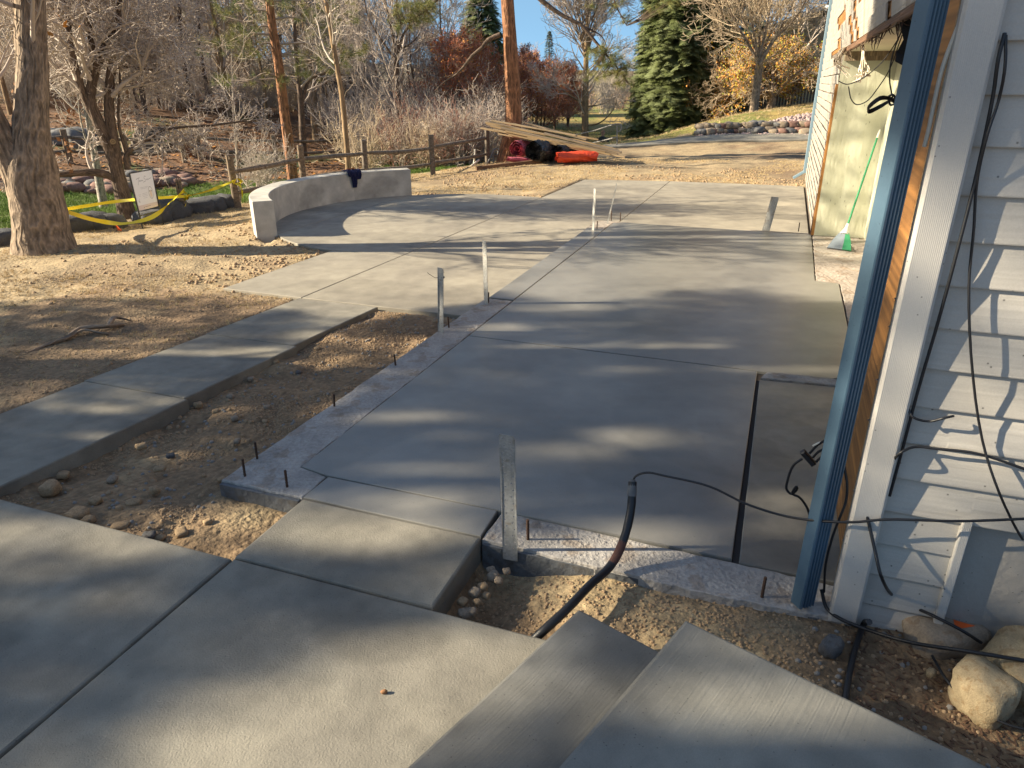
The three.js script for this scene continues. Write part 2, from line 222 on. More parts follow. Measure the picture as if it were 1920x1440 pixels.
const TPS = (() => { // thin plate spline through the control points
  const n = CTRL.length, N = n + 3, A = Array.from({ length: N }, () => new Float64Array(N + 1)), k = (r2) => r2 < 1e-9 ? 0 : r2 * Math.log(r2);
  for (let i = 0; i < n; i++) { const [x, z, h] = CTRL[i]; for (let j = 0; j < n; j++) A[i][j] = k((x - CTRL[j][0]) ** 2 + (z - CTRL[j][1]) ** 2) + (i === j ? .15 : 0); A[i][n] = 1; A[i][n + 1] = x; A[i][n + 2] = z; A[n][i] = 1; A[n + 1][i] = x; A[n + 2][i] = z; A[i][N] = h; }
  for (let c = 0; c < N; c++) { let p = c; for (let r = c + 1; r < N; r++) if (Math.abs(A[r][c]) > Math.abs(A[p][c])) p = r; [A[c], A[p]] = [A[p], A[c]]; for (let r = 0; r < N; r++) if (r !== c) { const f = A[r][c] / A[c][c]; if (f) for (let q = c; q <= N; q++) A[r][q] -= f * A[c][q]; } }
  const W = A.map((r, i) => r[N] / r[i]);
  return (x, z) => { let s = W[n] + W[n + 1] * x + W[n + 2] * z; for (let i = 0; i < n; i++) s += W[i] * k((x - CTRL[i][0]) ** 2 + (z - CTRL[i][1]) ** 2); return s; };
})();
const walkTop = (u) => lerp(-.015, -.13, clamp((u - 2.1) / 4.05, 0, 1));
// footprints of the paving: u0, u1, w0, w1, top
const PAVED = [[2.86, 11.05, -2.62, 1.2, 0], [2.62, 2.9, -2.66, .6, 0], [2.06, 2.64, -2.12, -1.11, 0], [-3, 2.08, -9, -.5, 0], [6.18, 11, -4.6, -2.4, -.13], [6.2, 8.3, -5.7, -4.5, -.13], [10.9, 17.4, -4.5, .6, -.13]];
const CIRC = [11.14, -5.15, 2.9];
const within = (u, w, r) => Math.min(u - r[0], r[1] - u, w - r[2], r[3] - w);
const zpoly = (list) => list.map(([px, py, d]) => { const p = far(px, py, d); return [p.x, p.z]; });
const ZONE = {
  lawn: zpoly([[-400, 470, 14.5], [0, 449, 14.3], [120, 428, 14.7], [250, 414, 14.9], [440, 384, 16.5], [700, 335, 21], [905, 300, 24.5], [905, 280, 33], [640, 335, 25.5], [420, 350, 24], [250, 365, 22], [100, 370, 22], [-400, 380, 21.5]]),
  leaves: zpoly([[-500, 380, 21.5], [100, 370, 22], [250, 365, 22], [420, 350, 24], [640, 335, 25.5], [820, 290, 33], [760, 220, 50], [300, 160, 48], [-500, 200, 48]]),
  yellow: zpoly([[905, 300, 27], [1000, 290, 28], [1140, 285, 28], [1170, 272, 28.2], [1300, 258, 28.4], [1650, 258, 28.4], [1700, 190, 60], [1100, 170, 120], [850, 190, 90]]),
  gravel: zpoly([[1300, 255, 28], [1650, 255, 28], [1650, 208, 34], [1505, 224, 31.3], [1430, 236, 29.6]]),
};
function inPoly(x, z, P) { let c = false; for (let i = 0, j = P.length - 1; i < P.length; j = i++) if ((P[i][1] > z) !== (P[j][1] > z) && x < (P[j][0] - P[i][0]) * (z - P[i][1]) / (P[j][1] - P[i][1]) + P[i][0]) c = !c; return c; }
function paving(u, w) { // deepest margin inside any paving, and its top
  let m = -9, top = 0; for (const r of PAVED) { const k = within(u, w, r); if (k > m) { m = k; top = r[4]; } }
  const k = within(u, w, [2.1, 6.2, -4.72, -3.74]); if (k > m) { m = k; top = walkTop(u); }
  const c = CIRC[2] + (w < -6.95 ? .28 : 0) - Math.hypot(u - CIRC[0], w - CIRC[1]); if (w < -4.3 && c > m) { m = c; top = -.13; }
  return [m, top];
}
function ground(x, z, detail = true) {
  const u = toU(x, z), w = toW(x, z), r = Math.hypot(x, z); let h = TPS(x, z);
  if (r < 40 && detail) h += (fbm(x * .9, z * .9, 4, 201) - .5) * .10 * sst(2, 9, r) + (fbm(x * 5, z * 5, 4, 205) - .5) * .045;
  if (r < 14) {
    const bed = sst(-.05, .12, within(u, w, [2.0, 6.2, -3.8, -2.58])); // dug planting bed between walk and footing
    h = lerp(h, -.165 + .11 * (fbm(x * 3.1, z * 3.1, 4, 211) - .42) + .09 * sst(2.75, 2.1, u), bed);
    const dug = sst(-.05, .05, within(u, w, [2.0, 2.66, -1.12, -.42])); h = lerp(h, -.17 + .1 * sst(-.95, -.5, w) + .05 * (fbm(x * 5, z * 5, 4, 213) - .5), dug);
    const byL = sst(-.05, .05, within(u, w, [2.0, 2.68, -2.7, -2.08])); h = lerp(h, -.10 + .06 * (fbm(x * 5, z * 5, 4, 214) - .5), byL);
    const side = sst(0, .15, within(u, w, [.6, 2.64, -.3, 6])); h = lerp(h, -.05 + .10 * (fbm(x * 2.7, z * 2.7, 5, 215) - .45), side);
  }
  const [m, top] = paving(u, w);
  const open = (u < 6.22 && w > -3.80) || u < 2.2; // the dug beds stay low; elsewhere the soil is raked up to the paving
  if (m > -.22) h = Math.min(h, lerp(h, top - .028, sst(-.22, -.02, m)));
  if (!open && m > -.9) h = lerp(h, Math.max(h, top - .024), sst(-.9, -.03, m));
  if (m > 0) h = Math.min(h, top - .03 - .12 * sst(0, .1, m));
  return h;
}
{
  const az = []; for (let i = 0; i <= 400; i++) az.push(-Math.PI / 2 + (i / 400 - .5) * 1.75); // fine in front
  const a0 = az[400], a1 = az[0] + 2 * Math.PI; for (let i = 1; i < 110; i++) az.push(lerp(a0, a1, i / 110));
  const NA = az.length, NR = 400, pos = [], col = [], uv = [], idx = [], c = new THREE.Color();
  const put = (x, z) => {
    const r = Math.hypot(x, z), h = ground(x, z); pos.push(x, h, z); uv.push(x, -z);
    const n1 = fbm(x * .35, z * .35, 4, 221), n2 = fbm(x * 2.2, z * 2.2, 3, 225), u = toU(x, z), w = toW(x, z), e = (n1 - .5) * 2.2, jx = x + (vn(x * .8, z * .8, 7) - .5) * 1.2, jz = z + (vn(x * .8, z * .8, 8) - .5) * 1.2;
    let k = [.37, .262, .158];                                          // dry clay soil
    const straw = sst(.42, .62, n2 * .6 + n1 * .4 + (u > 6 || w < -7 ? .12 : -.1)); k = k.map((v, i) => lerp(v, [.54, .425, .26][i], straw));
    const dark = sst(.52, .7, fbm(x * .6 + 9, z * .6, 4, 229)) * .45; k = k.map((v, i) => lerp(v, [.25, .165, .10][i], dark));
    if (inPoly(jx, jz, ZONE.gravel)) k = [.33, .25, .23].map((v) => v * (.75 + .5 * hash(x * 31 | 0, z * 31 | 0, 3)));
    else if (inPoly(jx, jz, ZONE.yellow)) { const g = sst(.4, .62, n1); const gg = Math.max(g, x < 8.5 && r < 36 ? .75 : 0); k = [lerp(.50, .26, gg), lerp(.37, .29, gg), lerp(.12, .06, gg)]; }
    else if (inPoly(jx, jz, ZONE.lawn)) { const g = sst(.38, .6, n1); k = [lerp(.13, .20, g), lerp(.185, .26, g), lerp(.035, .05, g)]; }
    else if (inPoly(jx, jz, ZONE.leaves)) { const g = sst(.55, .68, n1), q = n2; k = [lerp(.25 + .12 * (q - .5), .10, g), lerp(.135 + .05 * (q - .5), .15, g), lerp(.07, .035, g)]; }
    else if (r > 40) k = [.27, .22, .13];
    col.push(...k);
  };
  put(0, 0);
  for (let i = 0; i < NR; i++) { const r = .5 * Math.exp(i / (NR - 1) * Math.log(520)); for (let j = 0; j < NA; j++) put(r * Math.cos(az[j]), r * Math.sin(az[j])); }
  for (let j = 0; j < NA; j++) idx.push(0, 1 + (j + 1) % NA, 1 + j);
  for (let i = 0; i < NR - 1; i++) for (let j = 0; j < NA; j++) { const a = 1 + i * NA + j, b = 1 + i * NA + (j + 1) % NA; idx.push(a, b, b + NA, a, b + NA, a + NA); }
  const g = new THREE.BufferGeometry(); g.setAttribute('position', new THREE.Float32BufferAttribute(pos, 3)); g.setAttribute('color', new THREE.Float32BufferAttribute(col, 3)); g.setAttribute('uv', new THREE.Float32BufferAttribute(uv, 2)); g.setIndex(idx); g.computeVertexNormals();
  struct('ground', g, M.ground);
}
const onG = (p, dy = 0) => V(p.x, ground(p.x, p.z) + dy, p.z);
// point on the ground under a pixel: march along the ray
function hit(px, py) { const r = ray(px, py); let t0 = .5; for (let t = .5; t < 140; t *= 1.015) { if (EYE + r.y * t < TPS(r.x * t, r.z * t)) { for (let k = 0; k < 12; k++) { const m = (t0 + t) / 2; if (EYE + r.y * m < ground(r.x * m, r.z * m)) t = m; else t0 = m; } return V(r.x * t, EYE + r.y * t, r.z * t); } t0 = t; } return far(px, py, 60); }

// ------------------------------------------------------------------ paving, footings, steps
const rect = (u0, u1, w0, w1) => [[u0, w0], [u1, w0], [u1, w1], [u0, w1]];
function jag(poly, step, amp, seed) { const out = []; let s = seed * 100; for (let i = 0; i < poly.length; i++) { const a = poly[i], b = poly[(i + 1) % poly.length], L = Math.hypot(b[0] - a[0], b[1] - a[1]), n = Math.max(1, Math.round(L / step)); for (let k = 0; k < n; k++) { const t = k / n; s++; out.push([lerp(a[0], b[0], t) + (k ? amp * (hash(s, 1, 3) - .5) : 0), lerp(a[1], b[1], t) + (k ? amp * (hash(s, 2, 3) - .5) : 0)]); } } return out; }
const J = .005;   // half a joint
{
  const main = structGroup('raised_patio_slab');
  const S = (poly, m, top = 0, th = .12, bev = .005) => mesh('slab_panel', slabGeo(poly, top, th, bev), m, main);
  S([[2.865, -2.13], [2.9, -2.325], [5.30 - J, -2.325], [5.295 - J, .04], [2.85, .03], [2.865, -1.1]], M.slab);
  S([[5.30 + J, -2.325], [10.98, -2.325], [11.06, -2.2], [11.03, .54], [8.30, .52], [8.25, .76], [6.5, .75], [5.45, .72], [5.32, .56], [5.30 + J, .1]], M.slab);
  S([[2.84, .062], [5.13, .062], [5.2, .9], [2.84, .9]], M.slabDark, -.003);
  S([[2.625 + J, -2.125], [2.855, -2.12], [2.86, -1.12], [2.62 + J, -1.115]], M.slab, -.002);
  const smooth = structGroup('smooth_edge_strip'); mesh('strip_panel', slabGeo(rect(6.47, 10.44, -2.60, -2.337), -.001, .25, .006), M.slab, smooth);
  mesh('joint_filler', slabGeo(rect(2.87, 11, -2.345, .6), -.03, .05, 0), M.void, main);
  mesh('joint_filler', slabGeo([[2.85, .028], [5.14, .028], [5.14, .066], [2.85, .066]], -.016, .04, 0), M.blackMatte, main);
}
{ // rough foundation footing round the slab
  const foot = structGroup('concrete_footing');
  const R = (poly, top, m, th = .3, seed = 1) => mesh('footing', slabGeo(jag(poly, .06, .012, seed), top, th, .006), m, foot);
  R([[2.63, -2.655], [2.63, -2.13], [2.855, -2.135], [2.9, -2.33], [6.44, -2.345], [6.45, -2.62]], -.006, M.stem, .3, 1);
  R([[10.46, -2.62], [10.46, -2.345], [10.97, -2.33], [11.05, -2.05], [11.11, -2.05], [11.11, -2.6]], -.002, M.ledge, .3, 2);
  R([[11.065, -.30], [11.065, .5], [11.13, .5], [11.13, -.3]], -.002, M.ledge, .3, 3);
  R([[2.62, -1.105], [2.87, -1.10], [2.86, -.6], [2.845, .05], [2.83, .5], [2.61, .52], [2.585, 0]], -.012, M.stem, .3, 4);
  R([[5.15, .07], [5.29, .11], [5.31, .56], [5.38, .9], [5.22, .9]], .006, M.stem, .1, 5);
  R([[5.39, .735], [6.5, .765], [8.24, .775], [8.315, .53], [11.0, .56], [11.0, 1.16], [5.40, 1.16]], -.004, M.ledge, .2, 6);
  mesh('damp_proof_coat', ubox(2.600, 2.6175, -.34, -.03, -1.10, .4, .003), M.tar, foot);
  mesh('damp_proof_coat', ubox(2.603, 2.6285, -.34, -.018, -2.65, -2.14, .003), M.tar, foot);
}
{ // front walk, connecting panel, steps and landing
  const front = structGroup('front_walk');
  const S = (poly, m = M.walk, top = 0, th = .14) => mesh('walk_panel', slabGeo(poly, top, th, .012), m, front);
  S(rect(2.085 + J, 2.62 - J, -2.115, -1.11));
  S([[-2, -2.115 + J], [2.085 - J, -2.115 + J], [2.085 - J, -.3], [-2, -.3]], M.walk, -.001);
  S([[-2, -5], [2.075, -5], [2.075, -2.115 - J], [-2, -2.115 - J]], M.walk, -.001);
  S([[-2, -8.2], [2.075, -8.2], [2.075, -5.01], [-2, -5.01]], M.walk, -.002);
  mesh('joint_filler', slabGeo(rect(-2, 2.6, -2.13, -1.12), -.05, .05, 0), M.void, front);
  const side = structGroup('side_walk'), edges = [2.14, 3.515, 4.785, 6.16];
  for (let i = 0; i < 3; i++) mesh('walk_panel', slabGeo([[edges[i] + J, -4.70], [edges[i + 1] - J, -4.68], [edges[i + 1] - J, -3.715], [edges[i] + J, -3.75]], walkTop, .13, .01), M.walk, side);
}
const a2 = THREE.MathUtils.degToRad(39.6), SU = V(Math.sin(a2), 0, -Math.cos(a2)), SW = V(Math.cos(a2), 0, Math.sin(a2)), stepAxes = (s, t, h = 0) => V(s * SU.x + t * SW.x, h, s * SU.z + t * SW.z);
{
  const toS = (p) => [p.x * SU.x + p.z * SU.z, p.x * SW.x + p.z * SW.z], c1 = toS(at(1085, 1140, .17)), c2 = toS(at(1285, 1160, .34));
  const st = tag(new THREE.Group(), 'pale broom finished concrete step beside the landing', 'steps'); st.name = numbered('concrete_steps'); scene.add(st);
  const sUV = (o) => { const p = o.geometry.attributes.position, uv = o.geometry.attributes.uv; for (let i = 0; i < p.count; i++) uv.setXY(i, p.getX(i) * SU.x + p.getZ(i) * SU.z, p.getX(i) * SW.x + p.getZ(i) * SW.z + .5 * p.getY(i)); return o; };
  sUV(mesh('tread', slabGeo([[-2.2, c1[1]], [c1[0], c1[1]], [c1[0], c2[1] + .1], [-2.2, c2[1] + .1]], .17, .24, .014, stepAxes), M.step, st));
  sUV(mesh('landing', slabGeo([[-2.2, c2[1]], [c2[0], c2[1]], [c2[0], c2[1] + 2.6], [-2.2, c2[1] + 2.6]], .34, .44, .014, stepAxes), M.step, st));
  st.userData.label = 'broom finished concrete steps with landing above the front walk';
}
{ // lower patio: straight panels and the round part by the bench
  const low = structGroup('lower_patio'), [cu, cw, R] = CIRC, arc = [];
  const S = (poly, top = -.13) => mesh('patio_panel', slabGeo(poly, top, .13, .006), M.patio, low);
  const clip = (P, a, b, c) => { const o = []; for (let i = 0; i < P.length; i++) { const p = P[i], q = P[(i + 1) % P.length], dp = a * p[0] + b * p[1] - c, dq = a * q[0] + b * q[1] - c; if (dp >= 0) o.push(p); if (dp * dq < 0) { const t = dp / (dp - dq); o.push([lerp(p[0], q[0], t), lerp(p[1], q[1], t)]); } } return o; };
  for (let i = 0; i < 96; i++) { const a = i / 96 * 2 * Math.PI; arc.push([cu + R * Math.cos(a), cw + R * Math.sin(a)]); }
  let disc = clip(arc, .0272, -1, 4.829 + J); disc = clip(disc, 1, 0, 8.32 + J);
  const q = (p, m, n) => clip(clip(p, m, 0, m * (11.05 + m * J)), 0, n, n * (-7.1 + n * J));
  for (const m of [1, -1]) for (const n of [1, -1]) { const p = q(disc, m, n); if (p.length > 2) S(p); }
  S([[6.2, -5.72], [8.30 - J, -5.66], [8.32 - J, -4.602 - J], [6.18, -4.661 - J]]); S([[6.18, -4.661 + J], [8.32 - J, -4.602 + J], [8.36 - J, -2.61], [6.18, -2.61]]);
  S([[8.32 + J, -4.602 + J], [11.08 - J, -4.527 + J], [11.2 - J, -2.61], [8.36 + J, -2.61]]); S([[11.08 + J, -4.527 + J], [17.05, -4.365], [17.45, -2.40 - J], [11.2 + J, -2.40 - J]]); S([[11.13, -2.40 + J], [17.45, -2.40 + J], [17.6, .54], [11.13, .54]]);
  mesh('joint_filler', slabGeo([[6.3, -4.75], [13.9, -4.6], [13.9, -4.4], [16.9, -4.3], [17.3, .4], [11.2, .4], [11.1, -2.63], [6.3, -2.63]], -.155, .05, 0), M.void, low);
  mesh('joint_filler', slabGeo([[9, -7.3], [13, -7.3], [13.6, -6], [13.6, -4.5], [8.35, -4.5], [8.5, -6]], -.155, .05, 0), M.void, low);
}
{ // curved seat wall
  const [cu, cw, R] = CIRC, a0 = Math.atan2(-7.09 - cw, 8.91 - cu), a1 = Math.atan2(-6.97 - cw, 13.25 - cu), inn = [], out = [];
  const A0 = a0 + 2 * Math.PI, A1 = a1 + 2 * Math.PI;
  for (let i = 0; i <= 48; i++) { const a = lerp(A0, A1, i / 48); inn.push([cu + (R + .0) * Math.cos(a), cw + R * Math.sin(a)]); out.push([cu + (R + .30) * Math.cos(a), cw + (R + .30) * Math.sin(a)]); }
  const b = thing('seat_wall', 'curved pale concrete seat wall round the patio edge', 'seat wall');
  mesh('wall_body', slabGeo([...inn, ...out.reverse()], .385, .66, .012), M.benchwall, b);
}
{ // narrow garden path across the back lawn
  const L = [], Rr = []; for (let i = 0; i <= 14; i++) { const t = i / 14, px = lerp(1120, 1640, t); const p = far(px, lerp(276, 264, t), lerp(26.3, 27.4, t)), q = far(px, lerp(272, 260, t), lerp(27.4, 28.4, t)); L.push([toU(p.x, p.z), toW(p.x, p.z)]); Rr.push([toU(q.x, q.z), toW(q.x, q.z)]); }
  struct('garden_path', slabGeo([...L, ...Rr.reverse()], (u, w) => { const p = uw(u, w); return TPS(p.x, p.z) + .05; }, .12, .01), M.walk);
}

// ------------------------------------------------------------------ house
const house = thing('house', 'pale grey lap sided house with stripped patio side under repair', 'house');
{
  const add = (name, geo, m, parent = house) => mesh(name, geo, m, parent);
  // core volumes
  add('wall_core', ubox(2.675, 3.0, -.3, 2.42, .60, 6, .003), M.found);
  add('wall_core', ubox(3.0, 11.02, -.3, 2.42, 1.24, 6, .003), M.found);
  add('wall_core', ubox(11.04, 17.86, -.3, 2.42, .575, 6, .003), M.fenceGrey);
  add('upper_wall', ubox(2.675, 17.86, 2.425, 5.4, .575, 6.0, .003), M.sheath);
  add('soffit', ubox(2.7, 11.02, 2.37, 2.42, .60, 1.24, .003), M.cream);
  const roof = add('roof', slabGeo([[2.2, -.1], [18.3, -.1], [18.3, 3.4], [2.2, 3.4]], (u, w) => 5.45 + (w + .1) * .45, .12, .01), M.roof);
  add('roof', slabGeo([[2.2, 3.41], [18.3, 3.41], [18.3, 6.6], [2.2, 6.6]], (u, w) => 5.45 + (6.9 - w) * .45, .12, .01), M.roof);
  // end wall facing the steps: lap siding boards, each tilted over the one below
  const lap = (u, w0, w1, h0, ex, th = .019) => { // board with its face towards -u
    const a = [[u - .002, h0 + ex + .012], [u - th, h0], [u - th + .001, h0 - .004], [u - .002, h0 - .004]], s = new THREE.Shape(); s.moveTo(a[0][0], a[0][1]); for (let i = 1; i < 4; i++) s.lineTo(a[i][0], a[i][1]);
    const g = new THREE.ExtrudeGeometry(s, { depth: w1 - w0, bevelEnabled: false }); // x = u, y = h, z = w
    const p = g.attributes.position; const uv = g.attributes.uv; for (let i = 0; i < p.count; i++) { uv.setXY(i, p.getZ(i) + h0 * 7.3, p.getY(i)); }
    g.applyMatrix4(new THREE.Matrix4().makeBasis(DU, V(0, 1, 0), DW).setPosition(uw(0, w0, 0))); g.computeVertexNormals(); return g; };
  const sidingTone = [1, .965, .985].map((k) => { const m = M.siding.clone(); m.color.multiplyScalar(k); return m; });
  for (let i = 0; i < 38; i++) { const h = -.075 + i * .146; add('siding_board', lap(2.655, .535, i < 4 ? .80 : 6, h + (hash(i, 4, 4) - .5) * .003, .146), sidingTone[i * 7 % 3]); }
  add('foundation_wall', ubox(2.70, 2.9, -.4, .52, .835, 6, .004), M.found);
  add('siding_end_strip', ubox(2.622, 2.665, .04, .525, .80, .833, .004), M.trim);
  // corner trim with its grain, and the exposed wood behind it
  { const g = box(5.4, .108, .06, .010); g.applyMatrix4(new THREE.Matrix4().makeBasis(V(0, 1, 0), DW, DU).setPosition(uw(2.625, .484, 2.67))); add('corner_trim', g, M.trim); }
  add('trim_foot', ubox(2.615, 2.65, -.10, -.02, .46, .53, .006), M.fence);
  add('corner_sheathing', ubox(2.662, 3.5, .17, 2.36, .455, .53, .004), M.sheath); add('corner_sheathing', ubox(2.662, 3.5, 2.362, 5.3, .456, .53, .004), M.sheath);
  add('corner_stud', ubox(2.668, 2.71, .14, 5.3, .436, .454, .004), M.lumber);
  for (const [h, l] of [[.42, .03], [.56, .02], [.86, .025], [1.02, .03], [1.22, .02], [1.32, .025], [.33, .02]]) add('nail', new THREE.CylinderGeometry(.0022, .0022, l, 6).rotateZ(Math.PI / 2).rotateY(.35).translate(...uw(2.662, .435, h).toArray()), M.galv);
  // dark blotch marks: weathered stain strips on the sheathing
  // recess: green sheeted end wall, wood beam, right wall
  const gw = new THREE.PlaneGeometry(.66, 2.34, 22, 40); { const p = gw.attributes.position; for (let i = 0; i < p.count; i++) p.setZ(i, .012 * (fbm(p.getX(i) * 3.2 + 3, p.getY(i) * 1.1, 3, 301) - .5) + .006 * Math.sin(p.getX(i) * 16 + p.getY(i) * .8)); gw.computeVertexNormals(); }
  gw.applyMatrix4(new THREE.Matrix4().makeBasis(DW, V(0, 1, 0), DU.clone().negate()).setPosition(uw(11.0, .90, 1.17))); add('plastic_sheet', gw, Object.assign(M.green, { side: 2 }));
  add('end_wall', ubox(11.012, 11.03, -.02, 2.42, .575, 1.24, .002), M.cream);
  add('wood_beam', ubox(10.9, 10.985, 2.26, 2.37, .585, 1.235, .005), M.lumberGrey);
  add('wall_panel', ubox(3.0, 9.3, .02, 2.365, 1.20, 1.235, .004), M.pink); add('wall_panel', ubox(9.31, 10.98, .02, 2.25, 1.215, 1.236, .004), M.green);
  add('door_jamb', ubox(9.2, 9.28, .02, 2.365, 1.12, 1.198, .004), M.cream); add('door_jamb', ubox(9.95, 10.0, .02, 2.2, 1.17, 1.213, .004), M.lumberPale); add('door_jamb', ubox(8.1, 8.2, .02, 2.365, 1.13, 1.198, .004), M.pink);
  add('threshold', ubox(10.05, 10.4, -.004, .09, .98, 1.19, .01), M.ledge);
  // ragged siding on the patio face: boards of uneven length over orange sheathing
  const R = rng(77);
  const board = (u0, u1, h, ex, w = .575) => { const g = box(u1 - u0, ex - .006 - .006 * R(), .016, .003); g.rotateX(-.15); g.applyMatrix4(new THREE.Matrix4().makeBasis(DU, V(0, 1, 0), DW).setPosition(uw((u0 + u1) / 2, w - .013 - .006 * R(), h + ex / 2))); add('siding_board', g, M.sidingOld); };
  for (let i = 0; i < 34; i++) { const h = -.02 + i * .125; let u = 11.06; while (u < 17.8) { const L = .7 + R() * 1.3, e = Math.min(17.84, u + L); if (h < 2.15 || u > 11.8 + (i % 4) * .55) board(u + .006, e - .006, h + (R() - .5) * .012, .125); u = e; } }
  for (let i = 0; i < 9; i++) { const h = 2.40 + i * .125, z = 8.6 + [0, .5, 1.0, .5][i % 4] + .1 * R(); board(3.1, 5.2 + R(), h, .125); board(5.2 + 1.02, z - .1, h, .125); board(z + .38, z + .62, h, .125); board(z + 1.25, 11.7 + (i % 3) * .4, h, .125); }
  add('wing_corner_board', ubox(11.0, 11.05, .0, 1.98, .535, .575, .004), M.sheath);
  add('wing_corner_board', ubox(11.02, 11.10, -.06, .4, .525, .56, .006), M.timber);
  add('overhang_edge', ubox(3.0, 11.0, 2.345, 2.40, .555, .60, .006), M.timber);
  for (let k = 0; k < 60; k++) { const u = 3.4 + R() * 7.2, p = uw(u, .56 + .03 * R(), 2.36), q = p.clone().add(V((R() - .5) * .12, -.03 - .12 * R() * R(), (R() - .5) * .12)); add('torn_fibre', new Buf().tube([p, p.clone().lerp(q, .5).add(V(0, -.01, 0)), q], [.006, .004, .002], 4).geo(), R() < .6 ? M.rust : M.lumberGrey); }
  // far downspout at the wing's end
  const fd = new THREE.Group(); fd.name = 'downspout'; fd.userData.label = 'pale blue downspout at the far corner of the house'; house.add(fd);
  add('pipe', ubox(17.87, 17.94, .12, 5.3, .49, .565, .006), M.paleBlue, fd); add('elbow', bar(uw(17.905, .53, .16), uw(17.905, .30, .0), .06, .06, .006), M.paleBlue, fd);
}
{ // near downspout: ribbed pipe hanging loose in front of the corner
  const d = thing('downspout', 'dark blue ribbed metal downspout standing before the wood corner', 'downspout', null);
  const W = .074, D = .056, s = new THREE.Shape(), pr = []; // ribbed face along local x at y = -D/2
  pr.push([-W / 2, D / 2], [-W / 2, -D / 2 + .004], [-W / 2 + .004, -D / 2]);
  for (let k = 0; k < 4; k++) { const x = -W / 2 + .014 + k * .0145; pr.push([x, -D / 2], [x + .003, -D / 2 + .007], [x + .006, -D / 2 + .007], [x + .009, -D / 2]); }
  pr.push([W / 2 - .004, -D / 2], [W / 2, -D / 2 + .004], [W / 2, D / 2]); s.setFromPoints(pr.map((q) => new THREE.Vector2(...q)));
  const hole = new THREE.Path(); hole.setFromPoints([[-W / 2 + .004, D / 2 - .004], [W / 2 - .004, D / 2 - .004], [W / 2 - .004, -D / 2 + .011], [-W / 2 + .004, -D / 2 + .011]].map((q) => new THREE.Vector2(...q))); s.holes.push(hole);
  const g = new THREE.ExtrudeGeometry(s, { depth: 5.2, bevelEnabled: false, steps: 1 }); g.rotateX(-Math.PI / 2); // local y -> -z
  // local x along (+u+w)/sqrt2 direction so that the ribbed face looks to the right of the camera
  const ex = DU.clone().multiplyScalar(.62).addScaledVector(DW, .78).normalize(), ez = ex.clone().cross(V(0, 1, 0)).normalize();
  const c = uw(2.625, .343, .012); g.applyMatrix4(new THREE.Matrix4().makeBasis(ex, V(0, 1, 0), ez).setPosition(c)); { const p = g.attributes.position; for (let i = 0; i < p.count; i++) { const k = .012 * p.getY(i) - .016; p.setX(i, p.getX(i) + DW.x * k); p.setZ(i, p.getZ(i) + DW.z * k); } } mesh('pipe', g, M.blue, d);
  for (const h of [.35, 2.3]) { const b = new THREE.TorusGeometry(.05, .002, 5, 4); b.rotateX(Math.PI / 2).rotateY(.9).translate(c.x, h, c.z); }
}
{ // broom leaning in the recess
  const b = thing('broom', 'green handled broom with grey and green bristles leaning in recess', 'broom');
  const p0 = onW(1578, 462, .88), base = uw(toU(p0.x, p0.z), .86, .0), top = onU(1650, 243, 10.93), dir = top.clone().sub(base).normalize(), L = top.distanceTo(base), along = (t) => base.clone().addScaledVector(dir, t);
  mesh('handle', new Buf().tube([along(.34), along(L - .12)], .0125, 10, true).geo(), M.broomGreen, b); mesh('handle_tip', new Buf().tube([along(L - .12), along(L - .04), along(L)], [.0135, .013, .006], 10, true).geo(), M.white, b);
  mesh('collar', new Buf().tube([along(.36), along(.30), along(.24), along(.21)], [.018, .024, .05, .065], 12, true).geo(), M.white, b);
  const side = DW.clone().addScaledVector(DU, -.35).normalize(), dep = side.clone().cross(dir).normalize();
  const head = (a0, a1, m) => { const B = new Buf(); const lv = [[.23, .055], [.12, .11], [.0, .15]]; const q = (l, a, e) => along(lv[l][0]).addScaledVector(side, lv[l][1] * a).addScaledVector(dep, .03 * e); for (let l = 0; l < 2; l++) for (const e of [-1, 1]) B.face(q(l, a0, e), q(l, a1, e), q(l + 1, a1, e), q(l + 1, a0, e)); for (const a of [a0, a1]) for (let l = 0; l < 2; l++) B.face(q(l, a, -1), q(l, a, 1), q(l + 1, a, 1), q(l + 1, a, -1)); B.face(q(2, a0, -1), q(2, a1, -1), q(2, a1, 1), q(2, a0, 1)); return B.geo(); };
  M.broomGrey.side = 2; M.broomGreen.side = 2; mesh('bristles', head(-1, .25, 0), M.broomGrey, b); mesh('bristles', head(.26, 1, 0), M.broomGreen, b);
}
